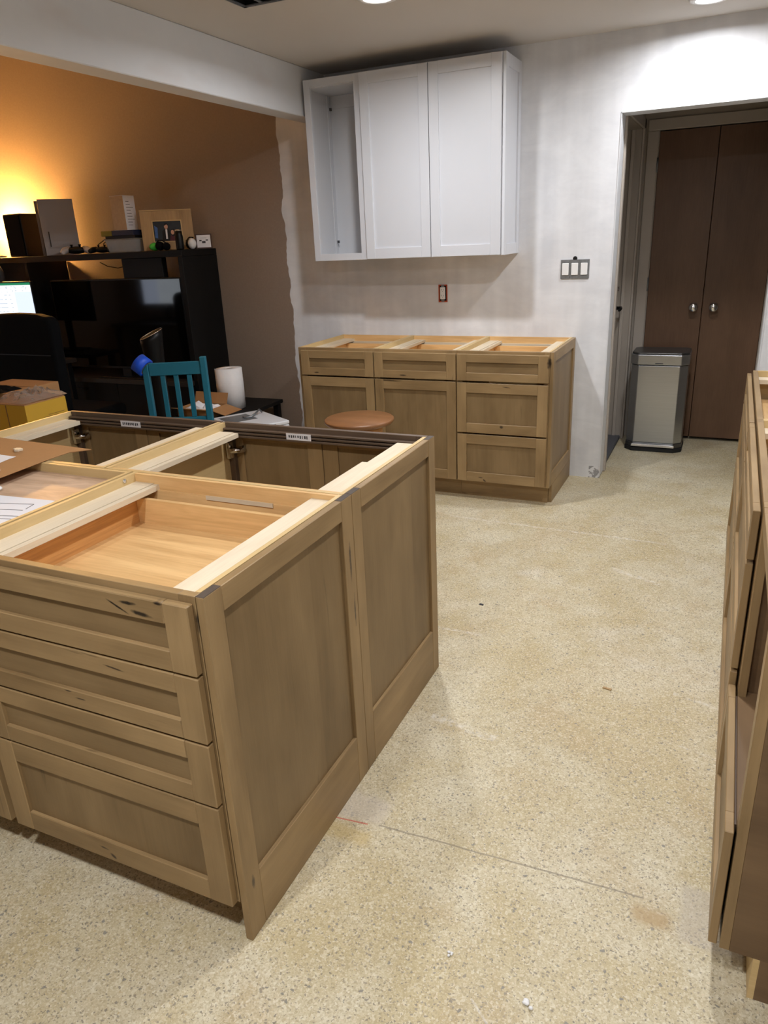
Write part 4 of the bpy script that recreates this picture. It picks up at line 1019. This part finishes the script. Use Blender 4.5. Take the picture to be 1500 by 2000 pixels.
for k in range(4): MB().lathe([(0.022 + 0.019 * k, -0.0375 + 0.0032 * k), (0.025 + 0.019 * k, -0.0395 + 0.0032 * k), (0.028 + 0.019 * k, -0.0365 + 0.0032 * k)], (-4.205, 3.06, 1.345), 32, 1, False).build('grille_ring', 'dark_metal', t)

# office chair seen from behind
t = thing('office_chair', 'black padded office chair with a tall rounded backrest', 'chair', (-3.135, 2.33, 0), 0.0, world_coords=False)
def slab(outline, y0, y1, nm, mat, par, bow=0.0):
    c = MB()
    a = [c.bm.verts.new((x, y0 + bow * x * x, z)) for x, z in outline]; b = [c.bm.verts.new((x, y1 + bow * x * x, z)) for x, z in outline]
    c.bm.faces.new(a); c.bm.faces.new(list(reversed(b)))
    n = len(outline)
    for i in range(n): c.bm.faces.new([a[i], b[i], b[(i + 1) % n], a[(i + 1) % n]])
    return c.build(nm, mat, par, bevel=0.028, seg=4)
def rounded(w0, w1, z0, z1, r, crown=0.02, n=8):
    pts = []
    for k in range(n + 1):
        a = PI / 2 * k / n; pts.append((w1 / 2 - r + r * math.sin(a) , z1 - r + r * math.cos(a)))
    pts = pts[::1]
    right = [(w1 * f, z1 + crown * (1 - (2 * f) ** 2)) for f in (0.0, 0.15, 0.3)] + pts + [(w0 / 2, z0 + 0.05), (w0 / 2 - 0.05, z0)]
    left = [(-x, z) for x, z in reversed(right[1:])]
    return right + left
b = slab(rounded(0.56, 0.60, 0.50, 1.135, 0.06), -0.06, 0.03, 'backrest', 'black_cloth', t)
MB().box(-0.262, 0.262, -0.0625, -0.0605, 0.905, 0.910).build('seam', 'black_plastic', b)
MB().box(-0.26, 0.26, 0.03, 0.50, 0.42, 0.51).build('seat', 'black_cloth', t, bevel=0.035, seg=4)
MB().lathe([(0.028, 0.10), (0.028, 0.30), (0.020, 0.30), (0.020, 0.42)], (0, 0.28, 0), 16).build('gas_column', 'dark_metal', t)
for k in range(5):
    a = 2 * PI * k / 5 + 0.3
    ca, sa = math.cos(a), math.sin(a)
    MB().tube([(0.02 * ca, 0.28 + 0.02 * sa, 0.12), (0.29 * ca, 0.28 + 0.29 * sa, 0.075)], [0.028, 0.018], 8).build('base_arm', 'black_plastic', t)
    MB().lathe([(0.0, -0.022), (0.024, -0.022), (0.028, 0.0), (0.024, 0.022), (0.0, 0.022)], (0.29 * ca, 0.28 + 0.29 * sa, 0.0285), 16, 0, False).build('castor', 'black_plastic', t)

# cartons on a low table behind the island
t = thing('low_table', 'low dark table carrying the cartons behind the island', 'table', (-2.45, 1.75, 0))
MB().box(-2.95, -2.15, 1.42, 2.05, 0.515, 0.545, 0).build('tabletop', 'desk', t, bevel=0.003)
for x in (-2.93, -2.21):
    for y in (1.44, 1.99): MB().box(x, x + 0.04, y, y + 0.04, 0, 0.5145, 2).build('leg', 'desk', t)
t = thing('yellow_carton', 'yellow carton with torn clear film and a white shipping label', 'box', (-2.35, 1.63, 0.5456))
CX0, CX1, CY0, CY1, CZ = -2.470, -2.236, 1.500, 1.752, 0.797
c = MB()
for a in ((CX0, CX0 + 0.004, CY0, CY1), (CX1 - 0.004, CX1, CY0, CY1), (CX0 + 0.004, CX1 - 0.004, CY0, CY0 + 0.004), (CX0 + 0.004, CX1 - 0.004, CY1 - 0.004, CY1)):
    c.box(a[0], a[1], a[2], a[3], 0.5458, CZ, 2)
c.box(CX0 + 0.004, CX1 - 0.004, CY0 + 0.004, CY1 - 0.004, 0.5458, 0.552); c.build('carton', 'carton_yellow', t)
MB().box(CX0 + 0.002, CX1 - 0.002, CY0 + 0.002, CY1 - 0.002, CZ + 0.0004, CZ + 0.004, 0).build('top_flap', 'cardboard', t)
MB().box(CX0 + 0.10, CX0 + 0.105, CY0 - 0.002, CY0 - 0.0005, 0.56, CZ).build('front_seam', 'cardboard_dark', t)
lb = MB().box(CX1 + 0.0004, CX1 + 0.0012, CY0 + 0.02, CY0 + 0.088, 0.655, 0.705).build('shipping_label', 'paper', t)
MB().box(CX1 + 0.0013, CX1 + 0.0017, CY0 + 0.022, CY0 + 0.086, 0.676, 0.682).build('label_stripe', 'label_blue', lb)
c = MB()
for k in range(4): c.box(CX1 + 0.0004, CX1 + 0.0008, CY0 + 0.10 + 0.03 * (k % 2), CY1 - 0.02 - 0.02 * (k % 3), 0.700 + 0.009 * k, 0.702 + 0.009 * k)
c.build('print', 'cardboard_dark', t)
def crumple(name, x0, x1, y0, y1, z, amp, mat, n=14):
    c = MB()
    g = [[None] * (n + 1) for _ in range(n + 1)]
    for i in range(n + 1):
        for j in range(n + 1):
            u, v = i / n, j / n
            e = min(u, 1 - u, v, 1 - v)
            g[i][j] = c.bm.verts.new((x0 + (x1 - x0) * u + random.uniform(-1, 1) * 0.006, y0 + (y1 - y0) * v + random.uniform(-1, 1) * 0.006, z + amp * min(1, e * 5) * random.uniform(0.25, 1.0)))
    for i in range(n):
        for j in range(n): c.bm.faces.new([g[i][j], g[i + 1][j], g[i + 1][j + 1], g[i][j + 1]])
    return c
tag(crumple('film', -2.465, -2.245, 1.51, 1.78, CZ + 0.008, 0.050, 'film').build('plastic_film', 'film', recalc=False), 'crumpled clear plastic film on top of the yellow carton', 'plastic film')
t = thing('brown_carton', 'larger brown carton behind the yellow one', 'box', (-2.6, 1.80, 0.5456))
MB().box(-2.86, -2.50, 1.62, 1.96, 0.5458, 0.825, 2).build('carton', 'cardboard', t, bevel=0.002)
MB().box(-2.86, -2.50, 1.786, 1.794, 0.8252, 0.8262).build('top_seam', 'cardboard_dark', t)
tag(crumple('cloth', -2.80, -2.52, 1.56, 1.74, 0.828, 0.030, 'black_cloth', 10).build('dark_cloth', 'black_cloth', recalc=False), 'black crumpled cloth lying over the cartons', 'cloth')

# teal slatted chair
ang = math.atan2(2.495 - 2.384, -1.965 + 2.204)
t = thing('dining_chair', 'teal painted wooden chair with a slatted back', 'chair', (-2.085, 2.44, 0), ang, world_coords=False)
hw = 0.170
for s, top in ((-1, 0.862), (1, 0.888)):
    MB().box(s * hw - 0.018, s * hw + 0.018, -0.018, 0.018, 0.0, top, 2).build('back_leg', 'teal', t, bevel=0.004)
    MB().box(s * (hw + 0.01) - 0.018, s * (hw + 0.01) + 0.018, -0.381, -0.345, 0.0, 0.43, 2).build('front_leg', 'teal', t, bevel=0.004)
    MB().box(s * hw - 0.010, s * hw + 0.010, -0.344, -0.019, 0.375, 0.43, 1).build('side_rail', 'teal', t)
MB().box(-hw + 0.0185, hw - 0.0185, -0.011, 0.011, 0.788, 0.862, 0).build('top_rail', 'teal', t, bevel=0.003)
MB().box(-hw + 0.0185, hw - 0.0185, -0.011, 0.011, 0.500, 0.535, 0).build('lower_rail', 'teal', t, bevel=0.003)
for x in (-0.078, 0.0, 0.078):
    MB().box(x - 0.0135, x + 0.0135, -0.008, 0.008, 0.5355, 0.7875, 2).build('slat', 'teal', t, bevel=0.002)
MB().box(-0.195, 0.195, -0.395, -0.020, 0.4305, 0.450, 0).build('seat', 'teal', t, bevel=0.005)
MB().box(-hw + 0.019, hw - 0.019, -0.374, -0.354, 0.375, 0.43, 0).build('front_rail', 'teal', t)
# roll of painter's tape hung over the chair's left post
t = thing('tape_roll', 'roll of blue painter tape hung over the teal chair post', 'tape', (-2.258, 2.362, 0.852), world_coords=False)
def ring_tube(ro, ri, w):
    return MB().lathe([(ri, -w / 2), (ro, -w / 2), (ro, w / 2), (ri, w / 2), (ri, -w / 2)], (0, 0, 0), 36, 2, False)
mt = Vector((0, 0, 1)).rotation_difference(Vector((0.79, 0.13, -0.60))).to_matrix().to_4x4()
r = ring_tube(0.056, 0.039, 0.062).xform(mt).build('tape', 'tape_blue', t)
ring_tube(0.0388, 0.036, 0.062).xform(mt).build('core', 'cardboard', t)

# tower fan
t = thing('tower_fan', 'black tower fan with a slanted top behind the teal chair', 'fan', (-2.46, 2.70, 0))
fx, fy = -2.46, 2.70
MB().lathe([(0.0, 0), (0.13, 0), (0.13, 0.02), (0.05, 0.035), (0, 0.035)], (fx, fy, 0), 28, 2, False).build('base', 'black_plastic', t)
c = MB()
seg = 28; rings = []
for k, (z, r) in enumerate(((0.036, 0.05), (0.3, 0.054), (0.55, 0.055), (0.78, 0.058), (0.88, 0.064), (0.95, 0.070), (0.985, 0.072))):
    rg = []
    for i in range(seg):
        a = 2 * PI * i / seg
        x, y = r * math.cos(a), r * math.sin(a)
        zz = z + (0.45 * (x + y) * 0.7 if z > 0.9 else 0.0)
        rg.append(c.bm.verts.new((fx + x, fy + y, zz)))
    rings.append(rg)
for A, B_ in zip(rings, rings[1:]):
    for i in range(seg):
        f = c.bm.faces.new([A[i], A[(i + 1) % seg], B_[(i + 1) % seg], B_[i]]); f.smooth = True
c.bm.faces.new(rings[-1])
c.build('tower', 'black_plastic', t)
c = MB()
for z in [0.10 + 0.022 * k for k in range(34)]:
    c.box(fx - 0.060, fx - 0.030, fy - 0.052, fy - 0.030, z, z + 0.006)
c.build('vent_slats', 'dark_metal', t)
pts = [(fx + 0.073 * math.cos(2 * PI * i / 28), fy + 0.073 * math.sin(2 * PI * i / 28), 0.9865 + 0.45 * 0.7 * 0.073 * (math.cos(2 * PI * i / 28) + math.sin(2 * PI * i / 28))) for i in range(29)]
MB().tube(pts, 0.0025, 6).build('top_rim', 'chrome', t)

# low black side table with paper towels and an open carton
t = thing('side_table', 'low black side table under the paper towels', 'table', (-2.30, 3.22, 0))
MB().box(-2.545, -2.085, 2.86, 3.56, 0.385, 0.410, 1).build('tabletop', 'black_wood', t, bevel=0.002)
for x in (-2.535, -2.135):
    for y in (2.88, 3.50): MB().box(x, x + 0.04, y, y + 0.04, 0, 0.3845, 2).build('leg', 'black_wood', t)
t = thing('paper_towel_roll', 'upright white roll of paper towels against the wall unit', 'paper towels', (-2.285, 3.22, 0.4106))
MB().lathe([(0.024, 0), (0.090, 0.002), (0.092, 0.14), (0.090, 0.278), (0.024, 0.280), (0.022, 0.27), (0.022, 0.01), (0.024, 0)], (-2.285, 3.22, 0.4106), 40, 2, False).build('paper_roll', 'paper_roll', t)
c = MB()
for k in range(6):
    a0 = math.radians(190 + 7 * k); a1 = math.radians(197 + 7 * k); r0 = 0.0935 + 0.0022 * (5 - k) * 0.8; r1 = 0.0935 + 0.0022 * (4 - k) * 0.8
    for (aa, ra), (ab, rb_) in (((a0, r0), (a1, r1)),):
        vs = [c.bm.verts.new((-2.285 + ra * math.cos(aa), 3.22 + ra * math.sin(aa), 0.412)), c.bm.verts.new((-2.285 + rb_ * math.cos(ab), 3.22 + rb_ * math.sin(ab), 0.412)),
              c.bm.verts.new((-2.285 + rb_ * math.cos(ab), 3.22 + rb_ * math.sin(ab), 0.688)), c.bm.verts.new((-2.285 + ra * math.cos(aa), 3.22 + ra * math.sin(aa), 0.684))]
        c.bm.faces.new(vs)
c.build('loose_sheet', 'paper_roll', t, recalc=False)
MB().lathe([(0.0215, 0.005), (0.0215, 0.275), (0.019, 0.275), (0.019, 0.005), (0.0215, 0.005)], (-2.285, 3.22, 0.4106), 24, 2, False).build('core', 'cardboard_dark', t)
# open carton in front of it with flaps
t = thing('open_carton', 'open brown carton with spread flaps on the black side table', 'box', (-2.35, 2.99, 0.4106))
bx0, bx1, by0, by1, bz = -2.50, -2.23, 2.89, 3.08, 0.470
for a in ((bx0, bx0 + 0.005, by0, by1), (bx1 - 0.005, bx1, by0, by1), (bx0 + 0.0055, bx1 - 0.0055, by0, by0 + 0.005), (bx0 + 0.0055, bx1 - 0.0055, by1 - 0.005, by1)):
    MB().box(a[0], a[1], a[2], a[3], 0.4112, bz, 2).build('wall_panel', 'cardboard', t)
MB().box(bx0 + 0.006, bx1 - 0.006, by0 + 0.006, by1 - 0.006, 0.4108, 0.416).build('bottom_panel', 'cardboard', t)
def flap(pts, mat='cardboard'):
    c = MB(); vs = [c.bm.verts.new(p) for p in pts]; n = (Vector(pts[1]) - Vector(pts[0])).cross(Vector(pts[2]) - Vector(pts[0])).normalized() * 0.004
    ws = [c.bm.verts.new(Vector(p) + n) for p in pts]
    c.bm.faces.new(vs); c.bm.faces.new(list(reversed(ws)))
    for i in range(4): c.bm.faces.new([vs[i], ws[i], ws[(i + 1) % 4], vs[(i + 1) % 4]])
    c.build('flap', mat, t)
flap([(bx0, by1 + 0.002, bz), (bx1, by1 + 0.002, bz), (bx1, by1 + 0.03, bz + 0.07), (bx0, by1 + 0.03, bz + 0.07)])
flap([(bx1 + 0.002, by0, bz), (bx1 + 0.002, by1, bz), (bx1 + 0.12, by1, bz - 0.03), (bx1 + 0.12, by0, bz - 0.03)])
flap([(bx0, by0 - 0.002, bz), (bx1, by0 - 0.002, bz), (bx1, by0 - 0.08, bz + 0.02), (bx0, by0 - 0.08, bz + 0.02)])
c = crumple('liner', bx0 + 0.02, bx1 - 0.02, by0 + 0.02, by1 - 0.02, 0.450, 0.050, 'paper', 8)
tag(c.build('white_wrapping', 'paper', recalc=False), 'white wrapping paper inside the open brown carton', 'paper')
# white metal appliance lid beside the base cabinets
t = thing('white_appliance', 'white metal appliance with a wire handle on the floor by the brown wall', 'appliance', (-1.885, 2.76, 0), math.radians(-30), world_coords=False)
MB().box(-0.21, 0.21, -0.115, 0.225, 0.012, 0.425).build('body', 'white_appliance', t, bevel=0.010, seg=2)
MB().box(-0.21, 0.21, -0.115, 0.225, 0.4255, 0.450).build('lid', 'white_appliance', t, bevel=0.008, seg=2)
for x in (-0.18, 0.15):
    for y in (-0.10, 0.17): MB().lathe([(0.015, 0), (0.018, 0.0122)], (x + 0.015, y + 0.015, 0), 12).build('foot', 'rubber', t)
MB().tube([(-0.10, 0.19, 0.4575), (-0.095, 0.17, 0.478), (-0.06, 0.13, 0.470), (-0.03, 0.08, 0.456), (-0.045, 0.04, 0.4535), (-0.075, 0.045, 0.4535)], 0.006).build('handle', 'galv', t)
c = MB(); c.box(-0.16, 0.02, -0.09, 0.10, 0.4503, 0.4508); c.build('data_plate', 'galv', t)
for y in (-0.05, 0.11):
    MB().box(0.2105, 0.216, y - 0.015, y + 0.015, 0.40, 0.44).build('latch', 'black_plastic', t)
